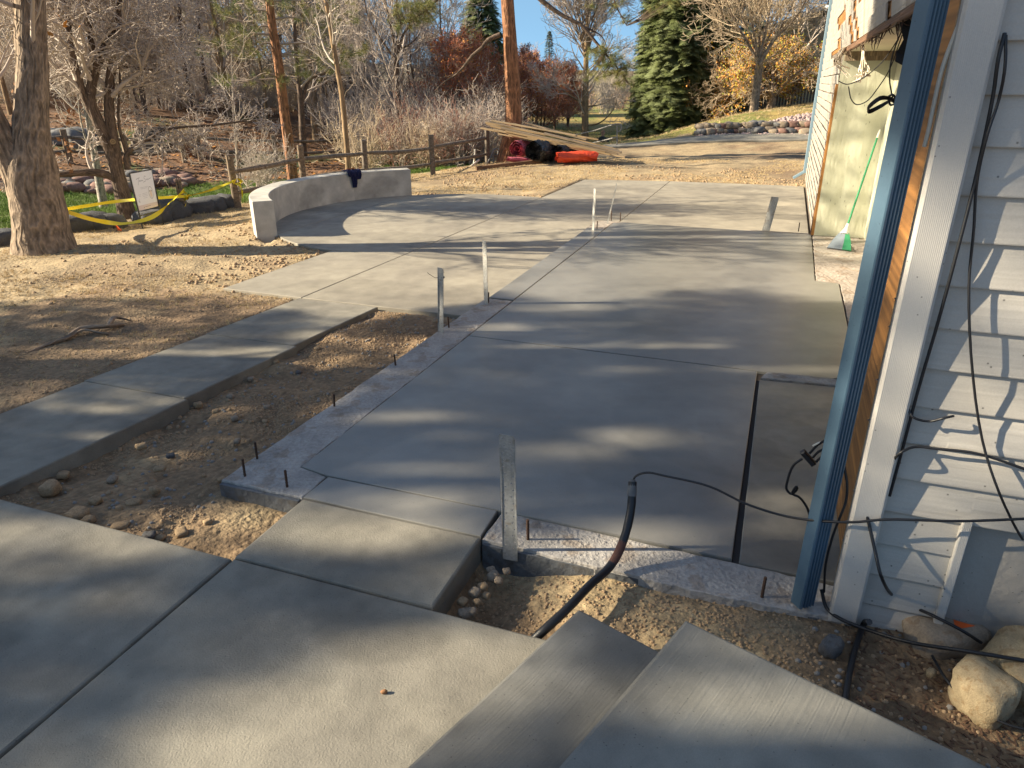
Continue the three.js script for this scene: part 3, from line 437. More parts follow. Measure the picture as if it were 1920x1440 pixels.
// ------------------------------------------------------------------ cables and conduit
{
  const cw = 2.615, C = (name, pts, r, m, label, group, n = 40) => one(name, wire(pts, r, n), m, label, 'cable', group);
  const U = (px, py, u = cw) => onU(px, py, u);
  C('cable', [U(1884, 62), U(1872, 110, 2.60), U(1862, 180), U(1828, 340), U(1795, 470, 2.6), U(1760, 600), U(1722, 730), U(1690, 850), U(1668, 930)], .0055, M.black, 'black cable stapled straight down the edge of the corner trim');
  C('cable', [U(1886, 66), U(1884, 130, 2.59), U(1872, 190), U(1852, 250, 2.59), U(1832, 340), U(1826, 430), U(1817, 530), U(1822, 680, 2.59), U(1843, 830), U(1872, 920, 2.58), U(1908, 996), U(1918, 1012)], .0045, M.black, 'thin black cable hanging in a long loop over the lap siding');
  C('cable', [U(1702, 765), U(1712, 782, 2.60), U(1742, 790), U(1770, 784, 2.60), U(1788, 780)], .0045, M.black, 'short black cable loop sagging across two siding boards');
  C('cable', [U(1672, 866), U(1690, 848, 2.58), U(1716, 838), U(1760, 842), U(1830, 850), U(1940, 886)], .005, M.black, 'black cable running level along a siding lap');
  C('cable', [U(1626, 968, 2.60), U(1640, 1030, 2.55), U(1652, 1080, 2.5), at(1690, 1128, .06), at(1740, 1150, .10), at(1800, 1180, .10), at(1840, 1205, .05)], .0065, M.black, 'black cable drooping off the wall onto the painted rock', undefined, 48);
  C('cable', [onU(1540, 1105, 2.66), at(1550, 1140, .015), at(1575, 1160, .012), at(1640, 1185, .02), at(1710, 1205, .06), at(1820, 1222, .13), at(1960, 1245, .15)], .0075, M.black, 'black cable lying over the soil from the downspout foot', undefined, 60);
  C('cable', [U(1630, 1166, 2.5), at(1620, 1170, -.02), at(1600, 1230, -.02), at(1588, 1290, -.03), at(1583, 1330, -.05)], .012, M.black, 'short thick black pipe buried beside the landing');
  C('cable', [at(1748, 1230, .01), at(1775, 1275, .02), at(1815, 1315, .02), at(1880, 1355, .02), at(1980, 1380, .02)], .0055, M.black, 'thin black cable curving round the sandy boulder');
  // conduit: thick pipe rising from the dug corner, with a thin lead going to the wall
  const k = thing('conduit', 'thick black conduit pipe curving up out of the dug soil', 'conduit');
  const tip = onPlane(1186, 903, V(0, 0, -1), 2.80), pts = [at(1000, 1200, -.06), at(1022, 1180, -.02), at(1062, 1143, .01), at(1105, 1098, .02), at(1147, 1058, .035), onPlane(1170, 1010, V(0, 0, -1), 2.66), onPlane(1183, 955, V(0, 0, -1), 2.74), tip];
  const cpts = curve(pts, 40); mesh('pipe', new Buf().tube(cpts, cpts.map((_, i) => .0185 + .0012 * vn(i * .9, 3, 4)), 14, true).geo(), M.black, k);
  mesh('taped_end', new Buf().tube([cpts[37], cpts[38], cpts[39], cpts[40].clone().add(V(0, .012, 0))], [.0205, .021, .020, .012], 12, true).geo(), M.stoneGrey, k);
  mesh('orange_mark', new Buf().tube(cpts.slice(23, 29), [.0192, .0202, .0205, .0204, .0202, .0192], 14).geo(), mat([.12, .055, .04], { rough: .9 }), k);
  mesh('lead', wire([tip.clone(), onPlane(1192, 893, V(0, 0, -1), 2.8), onPlane(1212, 886, V(0, 0, -1), 2.78), onPlane(1250, 893, V(0, 0, -1), 2.72), onPlane(1330, 912, V(0, 0, -1), 2.62), onPlane(1400, 945, V(0, 0, -1), 2.52), onPlane(1470, 967, V(0, 0, -1), 2.44), onU(1530, 976, 2.60), onU(1600, 979, 2.57), onU(1660, 974, 2.57), onU(1800, 977, 2.58), onU(1940, 972, 2.60)], .0052, 60), M.black, k);
  // splitter hanging behind the downspout
  const s = thing('cable_splitter', 'small black cable splitter block hanging beside the downspout', 'splitter');
  const W2 = (px, py, u = 2.75) => onU(px, py, u);
  mesh('block', bar(W2(1504, 846), W2(1526, 871), .03, .02, .004), M.black, s);
  for (const [a, b] of [[[1518, 850], [1546, 826]], [[1524, 858], [1545, 842]], [[1530, 866], [1548, 856]]]) mesh('plug', wire([W2(...a), W2((a[0] + b[0]) / 2, (a[1] + b[1]) / 2 - 3), W2(...b)], .005, 8), M.blackMatte, s);
  mesh('white_lead', wire([W2(1524, 836), W2(1536, 830), W2(1560, 824, 2.8)], .0035, 10), M.whiteCable, s);
  mesh('loop', wire([W2(1504, 860), W2(1488, 872), W2(1477, 900), W2(1475, 918), W2(1484, 926), W2(1494, 918), W2(1493, 912, 2.74), W2(1486, 926), W2(1498, 932), W2(1512, 950), W2(1522, 980)], .0052, 50), M.black, s);
  C('cable', [onU(1583, 876, 2.66), onU(1588, 905, 2.64), onU(1586, 940, 2.63), onU(1574, 972, 2.62), onU(1560, 1010, 2.63), onU(1548, 1060, 2.64), onU(1545, 1110, 2.65)], .005, M.black, 'black cable bowing across the orange wood corner');
  one('cable', wire([onU(1826, -40, 2.62), onU(1808, 22, 2.63), onU(1790, 66, 2.64), onU(1768, 125, 2.65), onU(1750, 200, 2.655), onU(1742, 240, 2.655), onU(1733, 275, 2.66)], .0065, 30), M.whiteCable, 'white cable sagging between the trim and the blue downspout', 'cable');
  // tied coil of black cable and other loose wiring in the recess
  const co = thing('cable_coil', 'coil of black cable tied in the middle hanging in recess', 'cable'); const uu = 6.6, R = rng(5);
  const K = (px, py, u = uu) => onU(px, py, u);
  for (let i = 0; i < 5; i++) { const d = i * 2.2, e = (R() - .5) * 6; mesh('loop', wire([K(1672, 183 + d * .5), K(1650, 180 + d + e, uu - .05), K(1628, 198 + d + e, uu), K(1630, 206 + d * .7, uu + .05), K(1652, 196 + d * .6, uu + .06), K(1672, 186 + d * .4, uu + .02), K(1690, 182 + d, uu), K(1700 - i, 188 + d, uu - .04), K(1690, 192 + d, uu), K(1673, 187 + d * .4)], .0055, 44, 6), M.black, co); }
  mesh('tie', wire([K(1667, 180), K(1675, 178, uu - .08), K(1680, 192, uu - .03), K(1670, 197, uu), K(1666, 186)], .008, 16), M.black, co);
  mesh('tail', wire([K(1674, 184), K(1668, 150), K(1672, 110), K(1690, 60), K(1715, 15), K(1722, -20)], .0055, 24), M.black, co);
  const bw = (pts, r, u, m, label) => one('cable', wire(pts.map(([x, y]) => onU(x, y, u)), r, 40, 6), m, label, 'cable');
  bw([[1713, 10], [1690, 70], [1668, 130], [1646, 165], [1625, 190], [1606, 196], [1596, 186], [1591, 162]], .005, 7.4, M.blackMatte, 'grey wire hanging in a deep loop before the green sheet');
  bw([[1716, 8], [1688, 66], [1655, 115], [1630, 138], [1612, 150], [1588, 158], [1572, 152]], .005, 7.8, M.blackMatte, 'grey wire swung up towards the ragged wing siding');
  const cl = thing('wire_bundle', 'tangle of beige wires hanging below the overhang', 'cable'); const u9 = 8.9;
  for (let i = 0; i < 9; i++) { const x = 1612 + R() * 14, y = 132 + R() * 12; mesh('strand', wire([onU(1617 + R() * 4, 72, u9), onU(1616 + R() * 5, 105, u9 + (R() - .5) * .1), onU(1610 + R() * 22, 125 + R() * 10, u9 + (R() - .5) * .2), onU(x, y, u9), onU(1606 + R() * 28, 134 + R() * 12, u9 + (R() - .5) * .2), onU(1596 + R() * 40, 138 + R() * 18, u9)], .006, 24, 5), i % 3 ? M.beige : M.whiteCable, cl); }
  for (let i = 0; i < 6; i++) mesh('strand', wire([onU(1585 + R() * 12, 78 + R() * 10, 10.4), onU(1572 + R() * 20, 95 + R() * 12, 10.2), onU(1562 + R() * 22, 110 + R() * 22, 10.3), onU(1576 + R() * 22, 128 + R() * 20, 10.2)], .006, 20, 5), i % 2 ? M.beige : M.lumberGrey, cl);
  const fl = thing('felt_flap', 'torn black roofing felt flap hanging from the overhang', 'felt');
  const F = (px, py, u) => onU(px, py, u), B = new Buf(), rows = [[1685, 25, 1712, 8], [1688, 48, 1722, 52], [1694, 74, 1721, 75], [1681, 98, 1716, 108], [1678, 115, 1700, 127]];
  for (let i = 0; i < rows.length - 1; i++) { const [a, b, c, d] = rows[i], [e, f, g, h] = rows[i + 1], q = 5.4 + (i % 2) * .06, q2 = 5.4 + ((i + 1) % 2) * .06; for (const o of [0, .012]) B.face(F(a, b, q + o), F(c, d, q + o), F(g, h, q2 + o), F(e, f, q2 + o)); }
  mesh('flap', B.geo(), Object.assign(M.blackMatte, { side: 2 }), fl);
}
// ------------------------------------------------------------------ hold-down straps and reinforcing bars
{
  const strapGeo = (L, Wd, bend = 0, lean = 0) => { const s = new THREE.Shape(); s.moveTo(-Wd / 2, -.06); s.lineTo(Wd / 2, -.06); s.lineTo(Wd / 2, L - .02); s.lineTo(Wd / 2 - .012, L); s.lineTo(-Wd / 2, L);
    for (let y = .02, i = 0; y < L - .02; y += .035, i++) for (const x of [-.25, .25]) { const h = new THREE.Path(); h.absellipse(x * Wd + (i % 2 ? .004 : -.004), y + (x > 0 ? -.01 : .004), .0042, .0042, 0, 2 * Math.PI, true); s.holes.push(h); }
    const g = new THREE.ExtrudeGeometry(s, { depth: .0028, bevelEnabled: false, curveSegments: 4 }), p = g.attributes.position; for (let i = 0; i < p.count; i++) { const y = Math.max(0, p.getY(i)); p.setZ(i, p.getZ(i) + bend * y * y); p.setX(i, p.getX(i) + lean * y); } g.computeVertexNormals(); return g; };
  const put = (px, py, h, L, w, yaw, bend, lean, label, m) => { const s = one('metal_strap', strapGeo(L, w, bend, lean), m, label, 'strap', 'hold-down straps set in the footing'); s.position.copy(at(px, py, h)); s.rotation.y = yaw; return s; };
  put(957, 1030, -.01, .605, .072, -.28, .03, -.02, 'wide perforated galvanized strap on the footing beside the black conduit', M.galv);
  put(912, 570, -.005, .62, .07, -.95, 0, -.03, 'pale upright metal strap where rough footing turns smooth', M.galvDull);
  put(826, 622, -.005, .585, .07, -.72, .10, .12, 'bent metal strap with a black clip beside the planting bed', M.galvDull);
  put(1112, 432, -.005, .60, .06, -1.1, 0, .0, 'slim metal strap at the far end of the smooth strip', M.galvDull);
  put(1138, 420, -.005, .62, .02, -.5, 0, .2, 'thin leaning metal strip on the white footing corner', M.galvDull);
  put(1435, 432, -.005, .49, .115, -.75, 0, .16, 'broad spattered metal strap at the back of raised slab', M.galvDull);
  const clip = thing('black_clip', 'black clip with thin wire hung on the bent strap', 'clip'); const cpos = at(826, 622, 0); const ck = (px, py) => onPlane(px, py, V(0, 0, -1), -cpos.z + .05);
  mesh('clip_body', new Buf().tube([ck(832, 518), ck(826, 524), ck(824, 531), ck(828, 534)], .014, 8, true).geo(), M.black, clip); mesh('thin_wire', wire([ck(833, 510), ck(826, 516), ck(818, 521), ck(808, 516), ck(801, 511)], .002, 16, 5), M.rust, clip);
  const bars = [[483, 864, .10, 'at the outer corner of footing'], [460, 897, .10, 'on the footing end, outer side'], [539, 917, .10, 'on the footing end, next to panel'], [742, 688, .085, 'in the footing halfway along planting bed'], [627, 765, .085, 'in the footing beside loose soil'], [842, 617, .095, 'next to the bent strap'], [916, 570, .10, 'next to the upright strap by smooth strip'], [990, 1014, .10, 'beside the wide galvanized strap'], [1428, 1122, .09, 'by the downspout foot'], [1119, 431, .11, 'next to the slim far strap'], [1146, 414, .14, 'on the white footing corner'], [1163, 414, .11, 'by the far slab joint'], [1497, 434, .11, 'near the ragged wing siding']];
  for (const [px, py, L, where] of bars) { const B = new Buf(), p = at(px, py, -.02), pts = []; for (let i = 0; i <= 14; i++) pts.push(p.clone().add(V(.02 * (hash(px, 1, 2) - .5) * i / 14, (L + .02) * i / 14, .02 * (hash(px, 2, 2) - .5) * i / 14))); B.tube(pts, pts.map((_, i) => .0066 + (i % 2 ? .0012 : 0)), 8, true); one('reinforcing_bar', B.geo(), M.rust, 'rusty reinforcing bar stub ' + where, 'rebar', 'reinforcing bar stubs in the footing'); }
}

// ------------------------------------------------------------------ yard: fence, sign, tape, jacket, lumber, tarps, rails
{ // split rail fence beyond the seat wall
  const f = thing('split_rail_fence', 'weathered split rail fence behind the seat wall, tape tied on', 'fence');
  const P = [[445, 390, 15.6], [571, 361, 17.5], [687, 342, 19], [812, 328, 20.2], [914, 306, 22.4]].map(([px, py, d]) => onG(far(px, py, d)));
  const R = rng(31);
  P.forEach((p, i) => { const g = box(.125, 1.2, .115, .02); g.translate(0, .44, 0); g.rotateY(.3 + R() * .4); g.rotateZ((R() - .5) * .03); g.translate(p.x, p.y, p.z); mesh('post', g, i < 2 ? M.fence : M.fenceGrey, f); });
  for (let i = 0; i < P.length - 1; i++) for (const h of [.72, .30]) { if (i === 0 && h < .5) { /* lower rail kept too */ } const a = P[i].clone().add(V(0, h + (R() - .5) * .05, 0)), b = P[i + 1].clone().add(V(0, h + (R() - .5) * .05, 0)), m = a.clone().lerp(b, .5).add(V(0, -.02 + .05 * (R() - .5), .02 * (R() - .5))); const B = new Buf(); B.tube(curve([a, m, b], 8), [.035, .045, .05, .052, .053, .05, .048, .044, .035], 6, true, .3, i + h * 9); mesh('rail', B.geo(), i < 1 ? M.fence : M.fenceGrey, f); }
}
{ // far fence along the leaf slope
  const f = thing('split_rail_fence', 'far split rail fence below the leaf covered slope', 'fence'), R = rng(32);
  const P = [[-60, 330, 25.5], [60, 326, 25.5], [135, 318, 26], [243, 320, 26], [348, 310, 27], [378, 308, 27.2], [520, 318, 27.5], [640, 308, 28.5]].map(([px, py, d]) => onG(far(px, py, d)));
  P.forEach((p) => { const g = box(.15, 1.3, .15, .02); g.translate(0, .35, 0); g.rotateY(R()); g.translate(p.x, p.y, p.z); mesh('post', g, M.fence, f); });
  for (let i = 0; i < P.length - 1; i++) if (i !== 4) for (const h of [.78, .38]) mesh('rail', new Buf().tube(curve([P[i].clone().add(V(0, h, 0)), P[i].clone().lerp(P[i + 1], .5).add(V(0, h - .03, 0)), P[i + 1].clone().add(V(0, h, 0))], 6), .05, 6, true, .3, i).geo(), M.fenceGrey, f);
}
{ // yard sign
  const a = onG(far(268, 430, 13.5)), b = onG(far(318, 414, 14.1)), s = thing('yard_sign', 'white yard sign with script heading on thin black frame', 'sign');
  const ax = b.clone().sub(a).setY(0).normalize(), wdt = .56, base = Math.min(a.y, b.y), nz = ax.clone().cross(V(0, 1, 0)).normalize(), lean = nz.clone().multiplyScalar(-.05);
  const Q = (t, h) => a.clone().setY(base).addScaledVector(ax, t * wdt).add(V(0, h, 0)).addScaledVector(lean, h);
  for (const t of [0, 1]) mesh('leg', bar(Q(t, -.12), Q(t, .93), .022, .022, .003), M.black, s);
  mesh('cross_bar', bar(Q(0, .24), Q(1, .24), .016, .016, .003), M.black, s); mesh('cross_bar', bar(Q(0, .925), Q(1, .925), .016, .016, .003), M.black, s);
  const cv = document.createElement('canvas'); cv.width = 256; cv.height = 256; const c = cv.getContext('2d');
  c.fillStyle = '#eef0f4'; c.fillRect(0, 0, 256, 256); c.fillStyle = '#d9cdd0'; c.fillRect(0, 222, 256, 34);
  c.strokeStyle = '#6d7382'; c.lineWidth = 2; c.lineCap = 'round';
  const path = (p) => { c.beginPath(); p.forEach(([x, y], i) => i ? c.lineTo(x, y) : c.moveTo(x, y)); c.stroke(); };
  path([[50, 44], [66, 38], [96, 36], [78, 38], [72, 60], [64, 84]]); path([[82, 62], [86, 52], [90, 62], [96, 54], [102, 62], [110, 54], [114, 62], [122, 56], [130, 60]]);
  path([[172, 34], [154, 30], [144, 44], [160, 54], [154, 68], [138, 66], [130, 74]]); path([[168, 60], [174, 52], [180, 60], [188, 52], [194, 60], [204, 54], [222, 52], [232, 50]]);
  c.lineWidth = 1.4; c.strokeStyle = '#a8adb8'; for (const [y, x0, x1] of [[104, 76, 178], [112, 84, 164], [146, 92, 150], [156, 86, 156], [166, 92, 150], [178, 96, 142], [150, 40, 70], [160, 44, 66]]) path([[x0, y], [x1, y]]);
  c.lineWidth = 3; c.strokeStyle = '#8c8a90'; c.beginPath(); c.ellipse(196, 150, 26, 42, -.1, 0, 7); c.stroke(); c.fillStyle = '#e8d9c8'; c.beginPath(); c.ellipse(196, 158, 14, 26, -.1, 0, 7); c.fill(); c.fillStyle = '#7d746f'; c.fillRect(182, 132, 6, 12); c.fillRect(203, 132, 6, 12);
  c.fillStyle = '#8d949d'; for (let i = 0; i < 12; i++) c.fillRect(28 + 22 * hash(i, 1, 1), 176 + 26 * hash(i, 2, 1), 3, 3); c.fillStyle = '#9a8d90'; c.fillRect(96, 236, 70, 4); c.fillRect(78, 236, 8, 8);
  const t = new THREE.CanvasTexture(cv); t.colorSpace = THREE.SRGBColorSpace; const face = new THREE.MeshStandardMaterial({ map: t, roughness: .45 });
  const g = new THREE.BoxGeometry(wdt - .02, .60, .006); g.applyMatrix4(new THREE.Matrix4().makeBasis(ax, V(0, 1, 0).addScaledVector(lean, 1).normalize(), nz.clone().negate()).setPosition(Q(.5, .615)));
  // faces the camera: choose the sign of the normal accordingly
  const facing = nz.dot(a) < 0 ? 1 : -1; if (facing > 0) { const gg = new THREE.BoxGeometry(wdt - .02, .60, .006); gg.applyMatrix4(new THREE.Matrix4().makeBasis(ax, V(0, 1, 0), nz).setPosition(Q(.5, .615))); mesh('panel', gg, face, s); } else mesh('panel', g, face, s);
}
{ // caution tape
  const ribbon = (pts, w = .055, n = 60, twist = 0) => { const c = curve(pts, n), B = new Buf(); for (let i = 0; i < n; i++) { const q = (k) => { const a = .25 * Math.sin(k * .35) + twist * Math.sin(k * .13) * 1.3; const d = c[Math.min(n, k + 1)].clone().sub(c[Math.max(0, k - 1)]).normalize(), s = d.clone().cross(V(0, 1, 0)).normalize(); return V(0, Math.cos(a), 0).addScaledVector(s, Math.sin(a)).multiplyScalar(w / 2); }; const a = q(i), b = q(i + 1); B.face(c[i].clone().sub(a), c[i + 1].clone().sub(b), c[i + 1].clone().add(b), c[i].clone().add(a)); } return B.geo(); };
  const T = thing('caution_tape', 'yellow caution tape strung from the broad trunk to fence post', 'tape'), stake = onG(far(347, 412, 14.6));
  mesh('strand', ribbon([far(98, 396, 11.7), far(150, 388, 12.4), far(215, 378, 13.2), far(270, 373, 13.9), far(347, 368, 14.55)], .05, 50, .3), M.tape, T);
  mesh('strand', ribbon([far(98, 388, 11.6), far(135, 400, 12), far(180, 413, 12.5), far(228, 419, 12.9), far(275, 411, 13.4), far(302, 396, 13.8), far(325, 374, 14.2), far(345, 357, 14.5)], .07, 70, .8), M.tape, T);
  mesh('strand', ribbon([far(347, 369, 14.55), far(390, 358, 15), far(440, 339, 15.5)], .06, 40, .9), M.tape, T);
  mesh('knot', ribbon([far(437, 343, 15.45), far(445, 335, 15.45), far(453, 341, 15.5), far(449, 345, 15.7), far(438, 342, 15.6), far(452, 350, 15.5), far(454, 372, 15.55)], .06, 50, 1), M.tape, T);
  mesh('knot', ribbon([far(344, 358, 14.5), far(352, 366, 14.5), far(342, 376, 14.6), far(352, 372, 14.5), far(345, 395, 14.5), far(350, 410, 14.5), far(343, 424, 14.5)], .06, 60, 1), M.tape, T);
  const st = thing('wood_stake', 'splintered wooden stake wrapped in yellow tape', 'stake'); const B = new Buf(), R = rng(8); for (let i = 0; i < 7; i++) { const o = V((R() - .5) * .08, 0, (R() - .5) * .08); B.tube([stake.clone().add(o).add(V(0, -.1, 0)), stake.clone().add(o).add(V(0, .4, 0)), stake.clone().addScaledVector(o, 1.3).add(V(0, .62 + .16 * R(), 0))], [.035, .028, .008], 5, true); } mesh('stake', B.geo(), M.fence, st);
  const fl = thing('marker_flag', 'small orange marker flag at the edge of the rocks', 'flag'), p = onG(far(218, 431, 13.2)); mesh('wire', new Buf().tube([p.clone().add(V(0, -.05, 0)), p.clone().add(V(0, .12, 0))], .003, 5, true).geo(), M.rust, fl); const F = new Buf(); F.face(p.clone().add(V(0, .12, 0)), p.clone().add(V(.02, .02, 0)), p.clone().add(V(.10, .01, .01))); F.face(p.clone().add(V(0, .12, 0)), p.clone().add(V(.10, .01, .01)), p.clone().add(V(.04, .1, .02))); mesh('flag', F.geo(), M.orange, fl);
}
{ // dark blue jacket slung over the seat wall
  const j = thing('jacket', 'dark navy jacket slung over the seat wall top', 'jacket'); const [cu, cw, R] = CIRC, p = at(657, 322, .40), a = Math.atan2(toW(p.x, p.z) - cw, toU(p.x, p.z) - cu), rad = uw(Math.cos(a), Math.sin(a)).normalize(), tan = rad.clone().cross(V(0, 1, 0)).normalize(), c0 = uw(cu + (R + .1) * Math.cos(a), cw + (R + .1) * Math.sin(a), .385);
  const drape = (cx, wd, drop, seed, back) => { const nu = 16, nv = 22, pos = [], ix = []; for (let i = 0; i <= nv; i++) for (let k = 0; k <= nu; k++) { const s = i / nv, x = (k / nu - .5); const len = back + drop, l = s * len - back; // l<0 on the top, l>0 hanging inside
      const fold = .018 * Math.sin(x * 17 + seed) + .03 * (fbm(x * 4 + seed, s * 4, 3, seed) - .5); const taper = l > 0 ? 1 - .45 * (l / drop) ** 2 : 1; let q = c0.clone().addScaledVector(tan, cx + x * wd * taper); if (l <= 0) q.addScaledVector(rad, -.1 + .0 - l * 1).add(V(0, .03 + Math.abs(fold) * 1.6, 0)); else q.addScaledVector(rad, -.1 - .03 - fold * .8).add(V(0, .03 - l, 0)); pos.push(q.x, q.y, q.z); } const w = nu + 1; for (let i = 0; i < nv; i++) for (let k = 0; k < nu; k++) { const o = i * w + k; ix.push(o, o + 1, o + w, o + 1, o + w + 1, o + w); } const g = new THREE.BufferGeometry(); g.setAttribute('position', new THREE.Float32BufferAttribute(pos, 3)); g.setAttribute('uv', new THREE.Float32BufferAttribute(pos.filter((_, i) => i % 3 < 2), 2)); g.setIndex(ix); g.computeVertexNormals(); return g; };
  const B = [drape(0, .30, .10, 3, .2), drape(-.02, .15, .30, 5, .05), drape(.09, .13, .15, 7, .12), drape(-.1, .13, .09, 9, .1)]; mesh('body', mergeGeometries(B.slice(0, 1)), M.cloth, j); mesh('sleeve', B[1], M.cloth, j); mesh('sleeve', B[2], M.cloth, j); mesh('hood', B[3], M.cloth, j);
  const hb = new Buf(); hb.tube(curve([-.1, -.05, 0, .04, .09].map((t, i) => c0.clone().addScaledVector(tan, t).add(V(0, .06 + .015 * (i % 2), 0))), 14), .016, 7, true); mesh('collar', hb.geo(), mat([.30, .10, .03], { rough: .9 }), j);
}
{ // lumber pile against the pine, rolled tarps below it
  const R = rng(91), gr = 'old deck boards piled by the pine';
  const L0 = far(903, 236, 21.6), R0 = far(1172, 294, 20.6);
  const boards = [ // left end px, right end px, thickness offset; each a board with its own slide
    [[902, 240], [1160, 292], 21.5, 20.7, .14, .04, M.lumberPale, 'lowest pale board of the pile, sticking out at the left'], [[935, 251], [1172, 295], 21.2, 20.5, .14, .04, M.lumberPale, 'pale board lying low at the front of the pile, reaching the ground'],
    [[920, 236], [1112, 280], 21.4, 20.8, .14, .04, M.lumber, 'short tan board in the middle of the pile'], [[914, 233], [1150, 287], 21.6, 20.9, .14, .04, M.lumber, 'tan board with dark end in the pile'],
    [[948, 246], [1135, 285], 21.1, 20.6, .14, .04, M.lumber, 'broad front board under the pile edge'], [[918, 229], [1160, 283], 21.8, 21.0, .14, .04, M.lumberGrey, 'greyed board lying in the upper pile'],
    [[922, 226], [1080, 254], 21.9, 21.4, .14, .04, M.lumberPale, 'pale short top board of the pile'], [[930, 227], [1122, 262], 22.0, 21.3, .14, .04, M.lumber, 'tan board on top of the pile'],
    [[962, 232], [1155, 280], 22.0, 21.2, .14, .04, M.lumber, 'long tan board along the back of the pile'], [[985, 230], [1100, 262], 22.3, 21.7, .14, .04, M.lumberGrey, 'grey board fallen behind the pile by the trunk'],
    [[940, 240], [1158, 288], 21.3, 20.75, .14, .04, M.lumberGrey, 'dark edged board between the pale boards'], [[990, 258], [1145, 290], 20.9, 20.5, .14, .04, M.lumber, 'front tan board resting on the red tarp'], [[926, 243], [1128, 287], 21.25, 20.7, .19, .045, M.lumberPale, 'wide pale plank forming the front face of the pile'], [[955, 252], [1120, 288], 21.0, 20.6, .19, .045, M.lumber, 'wide tan plank at the lower front of the pile'], [[912, 230], [1070, 262], 21.7, 21.1, .19, .045, M.lumber, 'wide plank on the upper left of the pile'], [[1020, 250], [1165, 286], 21.2, 20.8, .19, .045, M.lumberGrey, 'wide greyed plank on the right of the pile']];
  for (const [a, b, da, db, w, h, m, label] of boards) one('lumber_board', bar(far(a[0], a[1], da), far(b[0], b[1], db), w, h, .004, V(0, 1, .15 * (R() - .5))), m, label, 'board', gr);
  one('landscape_timber', bar(onG(far(893, 317, 20.3), .05), onG(far(1015, 303, 20.6), .05), .10, .12, .01), M.timber, 'reddish landscape timber lying on soil before the tarps', 'timber');
  const roll = (a, b, ru, rv, turns, seed) => { // rolled sheet with a spiral end
    const ax = b.clone().sub(a), L = ax.length(); ax.normalize(); const s = ax.clone().cross(V(0, 1, 0)).normalize(), up = s.clone().cross(ax).normalize(), n = 170, k = 26, pos = [], ix = [], uv = [];
    for (let i = 0; i <= k; i++) for (let j = 0; j <= n; j++) { const t = i / k, q = j / n, ang = q * turns * 2 * Math.PI, rr = (.14 + .86 * Math.pow(q, .8)) * (1 + .12 * (Math.abs(fbm(Math.cos(ang) * 5 + seed, Math.sin(ang) * 5 + t * 13, 3, seed + 2) - .5) * 4 - .5) + .22 * (fbm(Math.cos(ang) * 1.6 + seed, Math.sin(ang) * 1.6 + t * 4, 3, seed) - .5) + .05 * Math.sin(ang * 5 + t * 9)), e = 1 - .12 * Math.pow(Math.abs(2 * t - 1), 3); const p = a.clone().addScaledVector(ax, t * L + .03 * Math.sin(ang * 3)).addScaledVector(s, Math.cos(ang) * ru * rr * e).addScaledVector(up, Math.sin(ang) * rv * rr * e); pos.push(p.x, p.y, p.z); uv.push(q * turns * ru * 5, t * L); }
    const w = n + 1; for (let i = 0; i < k; i++) for (let j = 0; j < n; j++) { const o = i * w + j; ix.push(o, o + 1, o + w, o + 1, o + w + 1, o + w); }
    const g = new THREE.BufferGeometry(); g.setAttribute('position', new THREE.Float32BufferAttribute(pos, 3)); g.setAttribute('uv', new THREE.Float32BufferAttribute(uv, 2)); g.setIndex(ix); g.computeVertexNormals(); return g; };
  one('rolled_tarp', roll(far(1044, 295, 20.2), far(1118, 292, 20.5), .20, .15, 4, 3), M.redTarp, 'bright red rolled tarp lying beneath the lumber', 'tarp');
  one('rolled_tarp', roll(far(1000, 282, 20.4), far(1035, 281, 21.2), .34, .31, 4, 5), M.plastic, 'big roll of glossy black plastic under the boards', 'tarp');
  one('rolled_tarp', roll(far(1046, 281, 20.5), far(1085, 282, 21.1), .24, .17, 3, 7), M.plastic, 'smaller roll of black plastic resting on the red tarp', 'tarp');
  one('rolled_tarp', roll(far(968, 278, 20.7), far(992, 277, 21.6), .26, .24, 3, 9), M.pinkTarp, 'pink fabric roll tucked in by the pine trunk', 'tarp');
  one('rolled_tarp', roll(far(953, 298, 20.6), far(1000, 300, 20.8), .18, .08, 2, 11), M.pinkTarp, 'flat crumpled pink sheet on the ground below rolls', 'tarp');
}
{ // pipe handrails of the garden stairs
  const hr = thing('handrail', 'grey pipe handrail at the top of garden stairs, far side', 'handrail'), B = (pts, r = .022) => mesh('pipe', wire(pts, r, 30, 7), M.rail, hr);
  const t0 = onG(far(1157, 276, 27)); B([t0.clone().add(V(0, -.2, 0)), far(1157, 256, 27), far(1157, 236, 27)]); B([far(1072, 254, 29), far(1110, 246, 28.2), far(1150, 234, 27.1), far(1163, 233, 27), far(1165, 240, 27), far(1162, 246, 27), far(1157, 246, 27)]); B([far(1072, 272, 29), far(1110, 268, 28.2), far(1157, 257, 27)]);
  const h2 = thing('handrail', 'pale pipe handrails beside the rail fence end', 'handrail'), C = (pts) => mesh('pipe', wire(pts, .024, 26, 7), M.rail, h2);
  C([far(925, 312, 22.6), far(926, 292, 22.6), far(925, 283, 22.6), far(931, 279, 22.8), far(934, 283, 22.9), far(933, 290, 22.8), far(926, 290, 22.6)]); C([far(914, 306, 22.2), far(925, 285, 22.6)]); C([far(937, 288, 23), far(936, 280, 23), far(942, 277, 23.2), far(948, 276, 23.6)]);
  const pt = thing('pipe_stub', 'white pipes leaning in the brush by the fence', 'pipe'); mesh('pipe', wire([far(875, 318, 21.4), far(898, 300, 21.8)], .03, 4), M.whiteCable, pt); mesh('pipe', wire([far(888, 314, 22), far(891, 280, 22)], .03, 4), M.whiteCable, pt);
}
